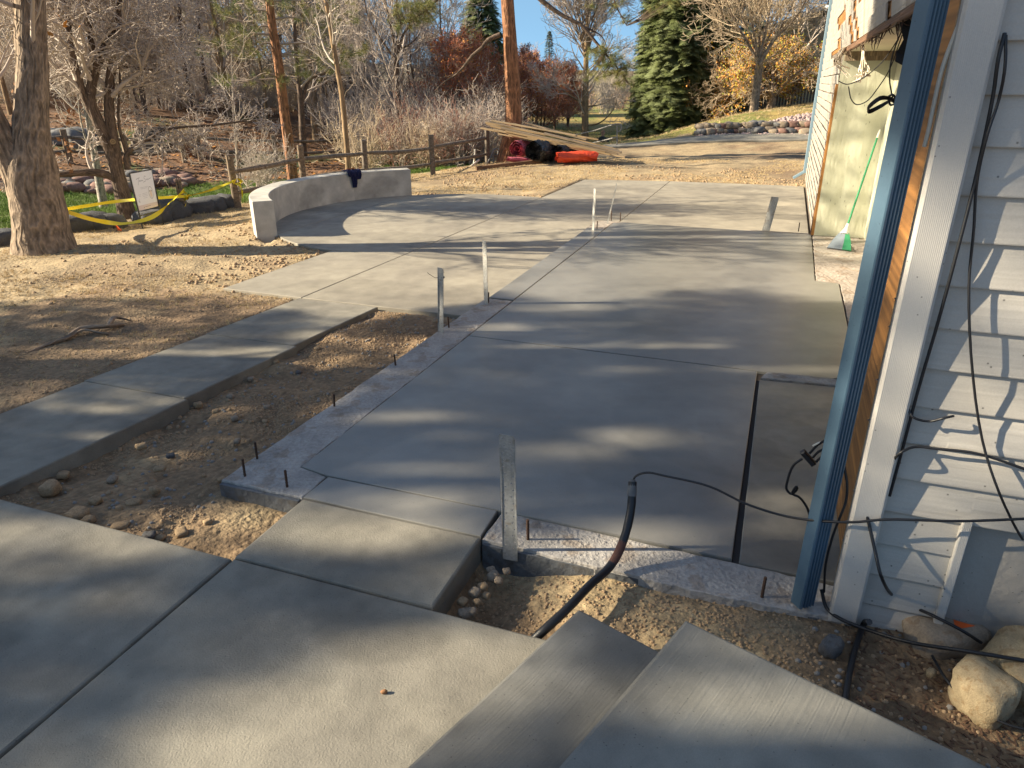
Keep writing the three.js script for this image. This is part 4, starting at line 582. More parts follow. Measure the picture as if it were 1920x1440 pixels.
{ // far walker beyond the crest: one continuous figure
  const p = far(1130, 262, 36), g0 = ground(p.x, p.z), top = far(1131, 244, 36).y, k = (top - g0) / 1.72, B = new Buf(), q = (x, y, z = 0) => V(p.x + x * k, g0 + y * k, p.z + z * k);
  const w = thing('person', 'distant person in dark jacket walking below the lawn crest', 'person');
  B.tube([q(-.10, 0), q(-.10, .1), q(-.09, .48), q(-.08, .88)], [.06, .055, .07, .10], 10, true); B.tube([q(.12, 0, .1), q(.12, .1, .1), q(.10, .48, .05), q(.08, .88)], [.06, .055, .07, .10], 10, true); B.tube([q(0, .8), q(0, .95), q(0, 1.2), q(0, 1.38), q(0, 1.45)], [.16, .175, .19, .20, .08], 12, true); B.tube([q(-.2, 1.38), q(-.27, 1.1), q(-.24, .85, .06)], [.075, .06, .045], 8, true); B.tube([q(.2, 1.38), q(.27, 1.1), q(.26, .85, .06)], [.075, .06, .045], 8, true);
  mesh('body', B.geo(), M.jacket, w); const H = new Buf(); H.tube([q(0, 1.42), q(0, 1.49), q(0, 1.55), q(0, 1.63), q(0, 1.70), q(0, 1.72)], [.055, .06, .085, .10, .075, .02], 12, true); mesh('head', H.geo(), M.skin, w);
}
// ------------------------------------------------------------------ stones and boulders
function rockGeo(seed, detail = 2, flat = .75) { const g = new THREE.IcosahedronGeometry(1, detail), p = g.attributes.position, uv = g.attributes.uv; for (let i = 0; i < p.count; i++) { const v = V(p.getX(i), p.getY(i), p.getZ(i)), n = .72 + .5 * fbm(v.x * 1.1 + seed * 3.1 + v.z * .7, v.y * 1.1 + v.z * 1.3 + seed, 3, seed) + .10 * (fbm(v.x * 5 + seed, v.y * 5 + v.z * 4, 2, seed + 5) - .5); const ch = Math.max(Math.abs(v.x), Math.abs(v.y), Math.abs(v.z)), b = lerp(1, 1 / ch, .5) * (n + .16 * Math.abs(fbm(v.x * 2.4 + seed * 2, v.y * 2.4 + v.z * 2, 2, seed + 9) - .5) * 2); p.setXYZ(i, v.x * b, v.y * b * flat, v.z * b); } g.computeVertexNormals(); const n = g.attributes.normal; for (let i = 0; i < p.count; i += 3) { const a = Math.abs(n.getX(i)), b = Math.abs(n.getY(i)), c = Math.abs(n.getZ(i)); for (let k = i; k < i + 3; k++) uv.setXY(k, a > b && a > c ? p.getZ(k) : p.getX(k), b > a && b > c ? p.getZ(k) : p.getY(k)); } return g; }
const smoothRock = (() => { const c = {}; return (s, d = 2, f = .75) => c[s + '_' + d + '_' + f] ??= (() => { const g = rockGeo(s, d, f); const p = g.attributes.position, n = g.attributes.normal, acc = {}; const key = (i) => Math.round(p.getX(i) * 1e4) + ',' + Math.round(p.getY(i) * 1e4) + ',' + Math.round(p.getZ(i) * 1e4); for (let i = 0; i < p.count; i++) { const a = acc[key(i)] ??= V(0, 0, 0); a.x += n.getX(i); a.y += n.getY(i); a.z += n.getZ(i); } for (let i = 0; i < p.count; i++) { const a = acc[key(i)].clone().normalize(); n.setXYZ(i, a.x, a.y, a.z); } return g; })(); })();
function rock(name, p, sx, sy, sz, yaw, m, label, group, seed = 1, detail = 2, cat = 'rock') { const o = one(name, smoothRock(seed, detail), m, label, cat, group); o.position.copy(p); o.scale.set(sx, sy, sz); o.rotation.y = yaw; return o; }
{
  const G2 = (px, py, dy) => { const p = hit(px, py); p.y += dy; return p; };
  rock('boulder', at(1848, 1296, .03), .098, .12, .095, .5, M.sand, 'sandy yellow boulder sitting beside the thin cable', undefined, 3, 4); rock('boulder', at(1932, 1262, .03), .165, .16, .13, 1.1, M.sand, 'large tan boulder tilted behind the sandy one', undefined, 5, 4);
  const pr = rock('boulder', at(1772, 1190, -.02), .15, .11, .12, .2, M.stone, 'brown boulder with an orange paint spot by the wall', undefined, 7, 4);
  { // sprayed spot: the rock's own faces, lifted a hair
    pr.updateMatrixWorld(true); const q = pr.worldToLocal(at(1806, 1172, .055)), g = pr.geometry, p = g.attributes.position, B = new Buf(); const o = ray(1806, 1172), f = (i) => V(p.getX(i), p.getY(i), p.getZ(i)); let best = null, bd = 1e9; const rc = new THREE.Raycaster(camera.position, o.clone().normalize()); camera.updateMatrixWorld(true); const h = rc.intersectObject(pr)[0]; const c = h ? pr.worldToLocal(h.point.clone()) : q;
    for (let i = 0; i < p.count; i += 3) { const m = f(i).add(f(i + 1)).add(f(i + 2)).divideScalar(3), r = m.distanceTo(c); if (r < .24 + .12 * (hash(i, 1, 1) - .5)) { const k = 1.012; B.face(f(i).multiplyScalar(k), f(i + 1).multiplyScalar(k), f(i + 2).multiplyScalar(k)); } } mesh('paint_spot', B.geo(), M.orange, pr); }
  rock('stone', at(1560, 1212, -.01), .05, .045, .035, .7, M.stoneGrey, 'small grey stone on soil beside the landing edge', undefined, 9, 3, 'stone'); rock('stone', at(1745, 1262, .0), .018, .02, .015, .7, M.sand, 'tiny yellow stone on the dark soil near the boulder', undefined, 4, 2, 'stone');
  const R = rng(55), gb = 'loose stones in the planting bed';
  const spots = [[95, 918, .05], [215, 815, .045], [232, 800, .042], [355, 752, .04], [372, 760, .03], [120, 892, .03], [250, 945, .035], [145, 968, .05], [165, 978, .03], [290, 920, .028], [520, 944, .028], [545, 928, .02], [432, 745, .03], [470, 712, .03], [300, 880, .025], [265, 838, .028], [210, 900, .026], [340, 1000, .03], [280, 1005, .032], [390, 980, .022], [445, 828, .022], [500, 765, .022], [560, 700, .025], [595, 655, .03], [640, 640, .025], [320, 855, .02], [180, 940, .03], [415, 900, .02], [515, 680, .03], [300, 1010, .026], [225, 988, .035], [330, 765, .03], [405, 772, .026], [440, 785, .024]];
  for (const [px, py, s] of spots) rock('stone', G2(px, py, s * .15), s * (.8 + .5 * R()), s * (.6 + .4 * R()), s * (.8 + .3 * R()), R() * 6, R() < .6 ? M.clod : R() < .6 ? M.stone : M.stoneGrey, 'tan stone lying loose in the planting bed soil', gb, 1 + (R() * 8 | 0), 2, 'stone');
  for (const [px, py, s] of [[925, 1082, .028], [935, 1090, .02], [905, 1102, .022], [912, 1118, .018], [890, 1112, .024], [950, 1072, .018], [870, 1152, .026], [885, 1148, .02], [920, 1070, .02], [868, 1130, .02], [895, 1130, .016]]) rock('stone', G2(px, py, .004), s, s * .9, s, R() * 6, R() < .5 ? M.clod : M.stone, 'stone in the dug corner between panel and footing', 'stones in the dug corner', 1 + (R() * 8 | 0), 2, 'stone');
  one('pine_cone_scale', smoothRock(2, 1), M.leafBr, 'small brown fleck lying on the front walk', 'debris').position.copy(at(720, 1297, .006)); scene.children[scene.children.length - 1].scale.set(.012, .01, .008);
  // dark boulders edging the lawn below the fence
  for (const [px, py, d, s, h] of [[5, 455, 12.9, .30, .20], [140, 436, 13.6, .32, .24], [172, 432, 13.8, .38, .26], [205, 424, 13.9, .26, .22], [288, 421, 14.3, .30, .22], [318, 411, 14.7, .42, .30], [335, 406, 15, .25, .2], [372, 402, 15.2, .32, .24], [398, 396, 15.5, .36, .26], [424, 391, 15.8, .30, .28], [300, 398, 15.2, .2, .14], [345, 394, 15.6, .2, .13]]) rock('boulder', onG(far(px, py, d), h * .3), s, h, s * .8, R() * 6, M.stoneDark, 'dark boulder edging the grass below the sign and fence', 'dark boulders edging the lower lawn', 1 + (R() * 8 | 0), 3);
  rock('boulder', onG(far(125, 262, 29.5), .0), .55, .55, .5, .4, M.stoneGrey, 'big dark boulder on the leaf covered slope', undefined, 6, 3); rock('boulder', onG(far(95, 250, 30), .0), .4, .5, .4, 2, M.stoneGrey, 'dark slab boulder leaning behind the big one', undefined, 8, 3); rock('boulder', onG(far(152, 272, 29), .2), .5, .5, .5, 1, M.stoneGrey, 'grey boulder at the foot of the big dark one', undefined, 2, 3);
  for (let i = 0; i < 95; i++) { const px = 60 + R() * 300, py = lerp(372, 334, R()) - (px > 280 ? 6 : 0), s = .11 + .13 * R(), p = onG(far(px, py, lerp(22, 24.4, (372 - py) / 38)), s * .3); rock('creek_stone', p, s * 1.2, s * .8, s, R() * 6, [M.stoneRed, M.stoneRed, M.stoneGrey, M.stone][R() * 4 | 0], 'reddish field stone in the bank above the lower lawn', 'stones of the creek bank', 1 + (R() * 8 | 0), 1, 'stone'); }
  // dry stone edging at the mound
  for (let k = 0; k < 2; k++) for (let i = 0; i < 24; i++) { const px = lerp(1306, 1545, (i + .5 * (k % 2) + .5 * R()) / 24), py = lerp(264, 258, i / 24); const s = .12 + .11 * R(), p = far(px, py, 28.15 + k * .15 + .1 * R()); p.y = ground(p.x, p.z) + .06 + k * .17 + .05 * R(); rock('edging_rock', p, s * 1.05, s * .72, s, R() * 6, [M.stoneRed, M.stone, M.stoneDark, M.stoneGrey, M.stone][R() * 5 | 0], 'rock of the low dry stone edging under the mound', 'rocks of the dry stone edging', 1 + (R() * 8 | 0), 2); }
  // driftwood on the soil left of the walk
  const dw = thing('dead_branch', 'gnarled grey dead branch lying on the bare soil', 'branch'), dp = (px, py, dy) => { const p = hit(px, py); p.y += dy; return p; }, B = new Buf();
  B.tube(curve([dp(48, 662, .0), dp(90, 648, .01), dp(130, 636, .025), dp(150, 625, .04), dp(175, 622, .05), dp(205, 620, .045), dp(232, 612, .02)], 18), Array.from({ length: 19 }, (_, i) => .006 + .03 * Math.sin(Math.min(1, i / 15) * 2.6) * .62), 8, true, .6, 4); B.tube(curve([dp(140, 632, .03), dp(160, 628, .05), dp(185, 629, .03), dp(205, 630, .02)], 8), .011, 7, true, .6, 5); B.tube(curve([dp(205, 620, .04), dp(218, 612, .09), dp(232, 608, .06), dp(250, 606, .02)], 8), [.02, .022, .021, .019, .016, .013, .01, .008, .005], 7, true, .8, 6); mesh('wood', B.geo(), M.barkGrey, dw);
}
{ // timber terraces, planter and far houses
  const t = thing('timber_terrace', 'dark timber retaining steps set in the leaf slope', 'retaining wall'), R = rng(14);
  for (let i = 0; i < 6; i++) { const a = far(238 + i * 3, 300 - i * 11, 28 + i * .5), b = far(300 + (i % 3) * 8, 298 - i * 11, 28.3 + i * .5); for (const q of [a, b]) q.y = Math.max(q.y, ground(q.x, q.z) + .02); mesh('timber', bar(a, b, .2, .2, .015), M.fenceGrey, t); }
  const p = thing('planter', 'brown barrel planter topped with dry ornamental grass', 'planter'), c = onG(far(357, 284, 28)); mesh('barrel', new THREE.CylinderGeometry(.32, .26, .62, 16).translate(c.x, c.y + .3, c.z), M.timber, p);
  const B = new Buf(); for (let i = 0; i < 260; i++) { const a = R() * 6.283, r = R() * .18, o = V(c.x + Math.cos(a) * r, c.y + .58, c.z + Math.sin(a) * r), e = .2 + .35 * R(), m = o.clone().add(V(Math.cos(a) * e * .5, .28 + .25 * R(), Math.sin(a) * e * .5)), f = o.clone().add(V(Math.cos(a) * e, .05 + .3 * R(), Math.sin(a) * e)); B.tube([o, m, f], [.007, .005, .002], 3); } mesh('grass', B.geo(), M.reed, p);
  const gable = (name, label, cx, base, w, h, rise, depth, d, m, yaw) => { const g = thing(name, label, 'house', far(cx, base, d), yaw), s = new THREE.Shape(); s.setFromPoints([[-w / 2, -3], [w / 2, -3], [w / 2, h], [0, h + rise], [-w / 2, h]].map((q) => new THREE.Vector2(...q))); mesh('wall', new THREE.ExtrudeGeometry(s, { depth, bevelEnabled: false }).translate(0, 0, -depth), m, g);
    for (const e of [-1, 1]) { const L = Math.hypot(w / 2 + .6, rise * (w / 2 + .6) / (w / 2)), q = new THREE.BoxGeometry(L, .2, depth + 1.2); q.rotateZ(-e * Math.atan2(rise, w / 2)); q.translate(e * (w / 4 + .3), h + rise / 2 + .1 - .3 * rise / w, -depth / 2 + .1); mesh('roof', q, M.roof, g); const fb = new THREE.BoxGeometry(L, .28, .1); fb.rotateZ(-e * Math.atan2(rise, w / 2)); fb.translate(e * (w / 4 + .3), h + rise / 2 + .02 - .3 * rise / w, .72); mesh('fascia', fb, M.white, g); }
    for (const x of [-w * .22, w * .22]) { const wf = new THREE.Group(); wf.name = 'window'; g.add(wf); mesh('frame', box(1.5, 1.4, .08, .01).translate(x, h - 1.0, .03), M.white, wf); mesh('pane', box(1.26, 1.16, .04, .01).translate(x, h - 1.0, .065), M.glass, wf); } return g; };
  gable('distant_house', 'cream gabled house high behind the bare trees', 330, 110, 11, 2.2, 2.6, 10, 62, M.stuccoYel, .35); gable('distant_house', 'pale house glimpsed beside the broad trunk on the hill', 10, 90, 9, 2.3, 2.2, 9, 58, M.stuccoYel, .8); gable('distant_house', 'low roofed house behind the yellow leaved tree', 1530, 165, 14, 2.2, 2.2, 10, 52, M.cream, -.7);
  // picket fence at the back of the mound
  const pf = thing('picket_fence', 'dark weathered picket fence at the back of the mound', 'fence'), line = [[1296, 236, 43.5], [1345, 224, 43.8], [1400, 212, 44], [1460, 204, 44], [1540, 197, 44]].map((q) => onG(far(...q)));
  for (let s = 0; s < line.length - 1; s++) { const L = line[s].distanceTo(line[s + 1]), n = Math.round(L / .15); for (let i = 0; i < n; i++) { const p = line[s].clone().lerp(line[s + 1], i / n); mesh('picket', box(.105, 1.35 + .06 * R(), .025, .004).rotateY(.2).translate(p.x, p.y + .6, p.z), M.fenceGrey, pf); } mesh('rail', bar(line[s].clone().add(V(0, .9, -.05)), line[s + 1].clone().add(V(0, .9, -.05)), .04, .09), M.fenceGrey, pf); if (s > 1) mesh('rail', bar(line[s].clone().add(V(0, 1.62, -.03)), line[s + 1].clone().add(V(0, 1.62, -.03)), .05, .06), M.fenceGrey, pf);
    if (s > 1) for (let i = 0; i < n; i += 2) for (const e of [0, 2]) { const a = line[s].clone().lerp(line[s + 1], clamp((i + e) / n, 0, 1)).add(V(0, 1.3, -.03)), b = line[s].clone().lerp(line[s + 1], clamp((i + 2 - e) / n, 0, 1)).add(V(0, 1.6, -.03)); mesh('lattice_slat', bar(a, b, .012, .03, .002), M.fenceGrey, pf); } }
}

// ------------------------------------------------------------------ trees
function perp(d, R) { const a = V(R() - .5, R() - .5, R() - .5).cross(d); return a.lengthSq() < 1e-6 ? V(1, 0, 0) : a.normalize(); }
function grow(B, R, p, dir, len, r, lv, o) {
  const n = lv >= o.max ? 3 : 5, pts = [p.clone()], d = dir.clone(), q = p.clone(), wob = o.wob ?? .35;
  for (let i = 0; i < n; i++) { d.x += (R() - .5) * wob; d.y += (R() - .5) * wob + (o.up ?? .08); d.z += (R() - .5) * wob; d.normalize(); q.addScaledVector(d, len / n); pts.push(q.clone()); }
  const e = Math.max(o.rmin ?? .004, r * .3); B.tube(pts, pts.map((_, i) => lerp(r, e, i / n)), lv === 0 ? 6 : lv === 1 ? 5 : lv < o.max ? 4 : 3);
  if (lv < o.max) { const c = o.n[lv] ?? 3; for (let k = 0; k < c; k++) { const t = lerp(.2, 1, (k + R()) / c), f = t * n, i = Math.min(n - 1, f | 0), s = pts[i].clone().lerp(pts[i + 1], f - i), sd = pts[i + 1].clone().sub(pts[i]).normalize(), a = (o.ang ?? .75) * (.6 + .8 * R()); grow(B, R, s, sd.multiplyScalar(Math.cos(a)).addScaledVector(perp(sd, R), Math.sin(a)).normalize(), len * (o.ratio ?? .6) * (1.1 - .45 * t) * (.7 + .6 * R()), Math.max(o.rmin ?? .004, lerp(r, e, t) * .62), lv + 1, o); } }
  if (o.tips && lv >= o.max - 1) for (let i = 1; i < pts.length; i++) o.tips.push([pts[i], d.clone()]);
}
// stems given as polylines of points with radii; branches grow from them
function bare(t, R, stems, o, mT, mB) {
  const T = new Buf(), B = new Buf(); stems.forEach((s, k) => { const c = curve(s.pts, s.n ?? 18), m = c.length - 1; T.tube(c, c.map((_, i) => { const f = i / m; let r = lerp(s.r[0], s.r[1], Math.pow(f, .8)); if (s.flare) r *= 1 + s.flare * Math.exp(-f * m * .9 * (s.len ?? 1)); return r; }), s.sides ?? 10, true, s.wob ?? .18, k + 3);
    for (let i = 0; i < (s.br ?? 10); i++) { const f = lerp(s.t0 ?? .3, 1, (i + R()) / (s.br ?? 10)), j = Math.min(m - 1, f * m | 0), p = c[j].clone().lerp(c[j + 1], f * m - j), d = c[j + 1].clone().sub(c[j]).normalize(), a = (s.ang ?? .9) * (.6 + .7 * R()); const rr = lerp(s.r[0], s.r[1], f); grow(B, R, p, d.clone().multiplyScalar(Math.cos(a)).addScaledVector(perp(d, R), Math.sin(a)).normalize(), (s.bl ?? 1.5) * (.6 + .8 * R()) * (1.15 - .4 * f), Math.min(rr * .5, s.brr ?? .04), 0, { ...o }); } });
  mesh('trunk', T.geo(), mT, t); const b = mesh('branches', B.geo(), mB ?? mT, t); return b;
}
const leafGeo = (() => { const g = new THREE.BufferGeometry(); g.setAttribute('position', new THREE.Float32BufferAttribute([0, 0, 0, .4, .55, .1, 0, 1.15, 0, -.4, .5, .1], 3)); g.setAttribute('uv', new THREE.Float32BufferAttribute([0, 0, 1, .5, 0, 1, 0, .5], 2)); g.setIndex([0, 1, 2, 0, 2, 3]); g.computeVertexNormals(); return g; })();
function leaves(t, name, pts, size, m, R, jit = .06) { const im = new THREE.InstancedMesh(leafGeo, m, pts.length), q = new THREE.Quaternion(), M4 = new THREE.Matrix4(); pts.forEach((p, i) => { q.setFromEuler(new THREE.Euler(R() * 6.28, R() * 6.28, R() * 6.28)); const s = size * (.6 + .8 * R()); M4.compose(p.clone().add(V((R() - .5) * jit, (R() - .5) * jit, (R() - .5) * jit)), q, V(s, s, s)); im.setMatrixAt(i, M4); }); im.name = name; im.userData.kind = 'stuff'; im.castShadow = im.receiveShadow = true; t.add(im); return im; }
const tuft = (() => { const B = new Buf(), R = rng(3); for (let i = 0; i < 46; i++) { const a = R() * 6.283, e = R() * 1.25 - .05, d = V(Math.cos(a) * Math.cos(e), Math.sin(e), Math.sin(a) * Math.cos(e)), s = perp(d, R).multiplyScalar(.011), o = V(0, (R() - .3) * .5, 0), L = .75 + .45 * R(); B.face(o.clone().sub(s), o.clone().add(s), o.clone().addScaledVector(d, L)); } return B.geo(); })();
function tufts(t, list, size, m, R) { const im = new THREE.InstancedMesh(tuft, m, list.length), q = new THREE.Quaternion(), M4 = new THREE.Matrix4(); list.forEach(([p, d], i) => { q.setFromUnitVectors(V(0, 1, 0), d.clone().add(V((R() - .5) * .7, .35, (R() - .5) * .7)).normalize()); const s = size * (.7 + .6 * R()); M4.compose(p, q, V(s, s, s)); im.setMatrixAt(i, M4); }); im.name = 'needles'; im.userData.kind = 'stuff'; im.castShadow = im.receiveShadow = true; t.add(im); }
const Ps = (list, d) => list.map(([x, y, dd]) => far(x, y, dd ?? d));

{ // broad two-stemmed tree left of the patio
  const t = thing('ash_tree', 'broad furrowed tree trunk forking low beside the patio', 'tree'), R = rng(101), b = onG(far(84, 470, 11.77), -.1); const d = 11.77;
  const tr = [b, ...Ps([[76, 425], [66, 370], [58, 330], [57, 285], [58, 230], [60, 150], [58, 60], [52, -60], [45, -260], [60, -520], [50, -800]], d)], T = new Buf(), c = curve(tr, 110);
  const rAt = (y) => { const k = [[-.4, .45], [-.12, .40], [.1, .355], [.5, .335], [.95, .325], [1.25, .25], [1.6, .205], [2.2, .19], [4, .16], [7, .07]]; for (let i = 1; i < k.length; i++) if (y < k[i][0]) return lerp(k[i - 1][1], k[i][1], clamp((y - k[i - 1][0]) / (k[i][0] - k[i - 1][0]), 0, 1)); return .05; };
  T.tube(c, c.map((p) => rAt(p.y)), 84, true, .14, 2, .026); const s2 = curve([far(62, 392, d), far(44, 345, d), far(20, 295, d), far(-4, 240, d), far(-30, 180, d), far(-70, 50, d), far(-120, -150, d), far(-180, -420, d)], 30); T.tube(s2, s2.map((_, i) => lerp(.24, .06, Math.pow(i / 30, .9))), 60, true, .2, 6, .018);
  mesh('trunk', T.geo(), M.barkGrey, t); const B = new Buf(), o = { n: [5, 4, 4], max: 3, wob: .5, up: .05, ang: .8, ratio: .58, rmin: .005, tips: [] };
  for (const [cc, n] of [[c, 16], [s2, 12]]) for (let i = 0; i < n; i++) { const f = lerp(.6, .99, (i + R()) / n), j = f * (cc.length - 2) | 0, dd = V(R() - .5, .25 + .3 * R(), R() - .5).normalize(); grow(B, R, cc[j], dd, 1.7 * (.6 + .7 * R()), .045 * (1.1 - .6 * f), 0, o); }
  mesh('branches', B.geo(), M.twigGrey, t); leaves(t, 'dead_leaves', o.tips.filter(() => R() < .02).map((q) => q[0]), .09, M.leafOr, R);
}
{ // multi-stemmed tree behind the sign
  const t = thing('multi_stem_tree', 'leaning many stemmed bare tree behind the white sign', 'tree'), R = rng(102), d = 15, b = onG(far(242, 420, d), -.15), P = (l) => Ps(l, d), o = { n: [6, 5, 4], max: 3, wob: .7, up: .02, ang: .9, ratio: .6, rmin: .005, tips: [] };
  bare(t, R, [
    { pts: [b, ...P([[232, 375], [222, 335], [213, 300], [198, 260], [182, 222], [172, 198], [171, 167], [178, 135], [190, 104], [208, 58], [221, 21], [232, -30], [250, -120]])], r: [.155, .03], sides: 16, n: 40, br: 14, t0: .45, bl: 1.5, flare: .25 },
    { pts: P([[190, 240], [168, 205], [146, 140], [134, 95], [127, 40], [117, 0], [105, -80]]), r: [.075, .025], br: 12, t0: .2, bl: 1.4 }, { pts: P([[222, 330], [214, 270], [205, 210], [207, 150], [214, 100], [216, 60], [228, 10], [235, -60]]), r: [.11, .04], sides: 12, br: 10, t0: .3, bl: 1.6 },
    { pts: P([[178, 140], [172, 80], [166, 30], [158, -30]]), r: [.07, .03], br: 8, t0: .1, bl: 1.2 }, { pts: P([[232, 345], [215, 333], [176, 323], [135, 325], [92, 328], [40, 322], [-20, 318]]), r: [.085, .04], br: 6, t0: .3, bl: .7 },
    { pts: P([[240, 318], [236, 300], [240, 286], [262, 270], [285, 258], [310, 244], [345, 238], [400, 235], [450, 228], [520, 222]]), r: [.055, .012], br: 12, t0: .25, bl: .8 }, { pts: P([[238, 288], [230, 262], [224, 240], [222, 200], [225, 160], [224, 128]]), r: [.035, .015], br: 8, t0: .3, bl: .7 }, { pts: P([[212, 120], [224, 127], [240, 124], [256, 128], [275, 130], [300, 132]]), r: [.04, .01], br: 8, t0: .2, bl: .6 }], o, M.barkDark, M.twigGrey);
  const stub = far(212, 266, d - .15); const ns = V(.45, .15, .9).normalize(); mesh('cut_stub', new Buf().tube([stub.clone().addScaledVector(ns, -.1), stub.clone().addScaledVector(ns, .06)], .052, 14, true).geo(), M.barkDark, t); mesh('cut_face', new Buf().tube([stub.clone().addScaledVector(ns, .058), stub.clone().addScaledVector(ns, .064)], .044, 14, true).geo(), M.lumber, t);
  leaves(t, 'dead_leaves', [[105, 22], [128, 272], [133, 275], [138, 282], [120, 262], [92, 276], [100, 285], [135, 320], [140, 212], [28, 170], [130, 215]].flatMap(([x, y]) => Array.from({ length: 4 }, () => far(x + (R() - .5) * 14, y + (R() - .5) * 16, d - .1))), .075, M.leafBr, R);
}
{ const t = thing('birch_tree', 'slender white barked tree between the two big trunks', 'tree'), R = rng(103), d = 18.5; bare(t, R, [{ pts: [onG(far(194, 384, d), -.1), ...Ps([[186, 340], [177, 290], [168, 235], [160, 190], [152, 130], [148, 60], [140, -40]], d)], r: [.10, .03], br: 14, t0: .4, bl: 1.2 }, { pts: Ps([[175, 280], [162, 262], [150, 215], [146, 180]], d), r: [.03, .01], br: 6, bl: .7 }], { n: [5, 4], max: 2, wob: .6, rmin: .005 }, M.barkWhite, M.twigPale); }
{ const t = thing('sapling', 'thin pale sapling growing beside the taped fence post', 'tree'), R = rng(104), d = 16.4, b = onG(far(449, 386, d), -.1); bare(t, R, [{ pts: [b, ...Ps([[446, 330], [442, 270], [438, 215], [436, 150], [434, 100]], d)], r: [.028, .006], br: 9, t0: .25, bl: .8, ang: .8, brr: .014 }, { pts: Ps([[446, 330], [420, 300], [398, 280], [385, 265]], d), r: [.014, .004], br: 4, bl: .3 }, { pts: Ps([[445, 300], [470, 282], [485, 272], [502, 255]], d), r: [.016, .004], br: 4, bl: .3 }, { pts: [b, ...Ps([[452, 340], [445, 280], [447, 210]], d)], r: [.016, .005], br: 4, bl: .4 }, { pts: Ps([[449, 352], [425, 345], [405, 318], [378, 300]], d), r: [.013, .004], br: 5, bl: .3 }, { pts: Ps([[449, 366], [470, 345], [500, 325]], d), r: [.012, .004], br: 4, bl: .3 }], { n: [3, 2], max: 2, wob: .5, rmin: .003 }, M.barkWhite, M.twigPale); }
{ // slim orange-barked pine with loose tufts
  const t = thing('pine_tree', 'slim red barked pine with loose needle tufts behind the fence', 'tree'), R = rng(105), d = 23.5, c = curve([onG(far(548, 332, d), -.2), ...Ps([[541, 270], [533, 210], [525, 140], [514, 70], [507, 20], [502, -60], [498, -180]], d)], 24); mesh('trunk', new Buf().tube(c, c.map((_, i) => lerp(.17, .09, i / 24)), 12, true, .15, 2).geo(), M.barkPine, t);
  const B = new Buf(), tips = []; for (const [x, y, w, h, n] of [[415, 85, 45, 22, 30], [470, 70, 45, 18, 30], [455, 40, 50, 20, 26], [560, 20, 40, 22, 30], [600, 50, 35, 22, 26], [640, 25, 30, 20, 20], [470, 150, 70, 12, 34], [560, 145, 40, 10, 24], [600, 112, 55, 14, 40], [640, 100, 45, 16, 36], [500, 10, 40, 20, 30], [440, 8, 40, 18, 24], [620, 128, 30, 10, 18], [575, 5, 50, 18, 26], [475, 100, 30, 8, 14]]) { const e = far(x, y, d), s0 = c.reduce((a, q) => Math.abs(q.y - e.y - .2) < Math.abs(a.y - e.y - .2) ? q : a); B.tube(curve([s0, s0.clone().lerp(e, .5).add(V(0, .15, 0)), e], 8), [.04, .036, .032, .028, .024, .02, .016, .012, .008], 5); for (let i = 0; i < n; i++) { const p = far(x + (R() - .5) * 2 * w, y + (R() - .5) * 2 * h, d + (R() - .5) * 2.2); tips.push([p, p.clone().sub(s0).normalize()]); if (i % 3 === 0) B.tube([e, p], [.008, .005], 3); } }
  mesh('branches', B.geo(), M.twigBrown, t); tufts(t, tips.filter((_, i) => i % 5 < 3), .20, M.needleYel, R); tufts(t, tips.filter((_, i) => i % 5 > 2), .20, M.needle, R);
}
{ const t = thing('dark_tree', 'dark trunked bare tree on the leaf slope', 'tree'), R = rng(106), d = 29; bare(t, R, [{ pts: [onG(far(569, 292, d), -.2), ...Ps([[567, 250], [565, 205], [561, 160], [556, 110], [552, 40], [548, -60]], d)], r: [.15, .05], br: 14, t0: .35, bl: 2.2 }, { pts: Ps([[567, 190], [580, 150], [605, 138], [640, 120], [670, 90], [690, 70]], d), r: [.07, .02], br: 12, bl: 1.2 }], { n: [5, 5, 3], max: 3, wob: .5, rmin: .006 }, M.barkDark, M.twigGrey); }
{ const t = thing('tan_pole_tree', 'thin tan leaning tree behind the seat wall', 'tree'), R = rng(107), d = 20.5; bare(t, R, [{ pts: [onG(far(655, 340, d), -.1), ...Ps([[652, 300], [647, 240], [640, 170], [630, 115], [620, 55], [611, 0], [600, -80]], d)], r: [.085, .05], br: 8, t0: .45, bl: 1.3, sides: 9 }], { n: [4, 4], max: 2, wob: .6, rmin: .005 }, M.barkTan, M.twigPale); }
{ const t = thing('vase_tree', 'bare vase shaped tree in the tan brush', 'tree'), R = rng(108), d = 27; bare(t, R, [{ pts: [onG(far(757, 318, d), -.1), ...Ps([[752, 280], [748, 220], [744, 160], [743, 110]], d)], r: [.13, .09], br: 7, t0: .4, bl: 1.8 }, { pts: Ps([[744, 112], [735, 60], [722, 0], [712, -60]], d), r: [.06, .02], br: 9, bl: 1.6 }, { pts: Ps([[744, 110], [746, 55], [744, 0], [748, -60]], d), r: [.06, .02], br: 9, bl: 1.6 }, { pts: Ps([[745, 108], [756, 65], [775, 40], [800, 0]], d), r: [.055, .02], br: 9, bl: 1.5 }, { pts: Ps([[744, 115], [715, 75], [690, 30], [680, -20]], d), r: [.045, .015], br: 9, bl: 1.4 }, { pts: Ps([[750, 92], [770, 82], [790, 60]], d), r: [.045, .015], br: 6, bl: 1 }], { n: [5, 4, 3], max: 3, wob: .3, up: .12, rmin: .006 }, M.barkDark, M.twigGrey); }
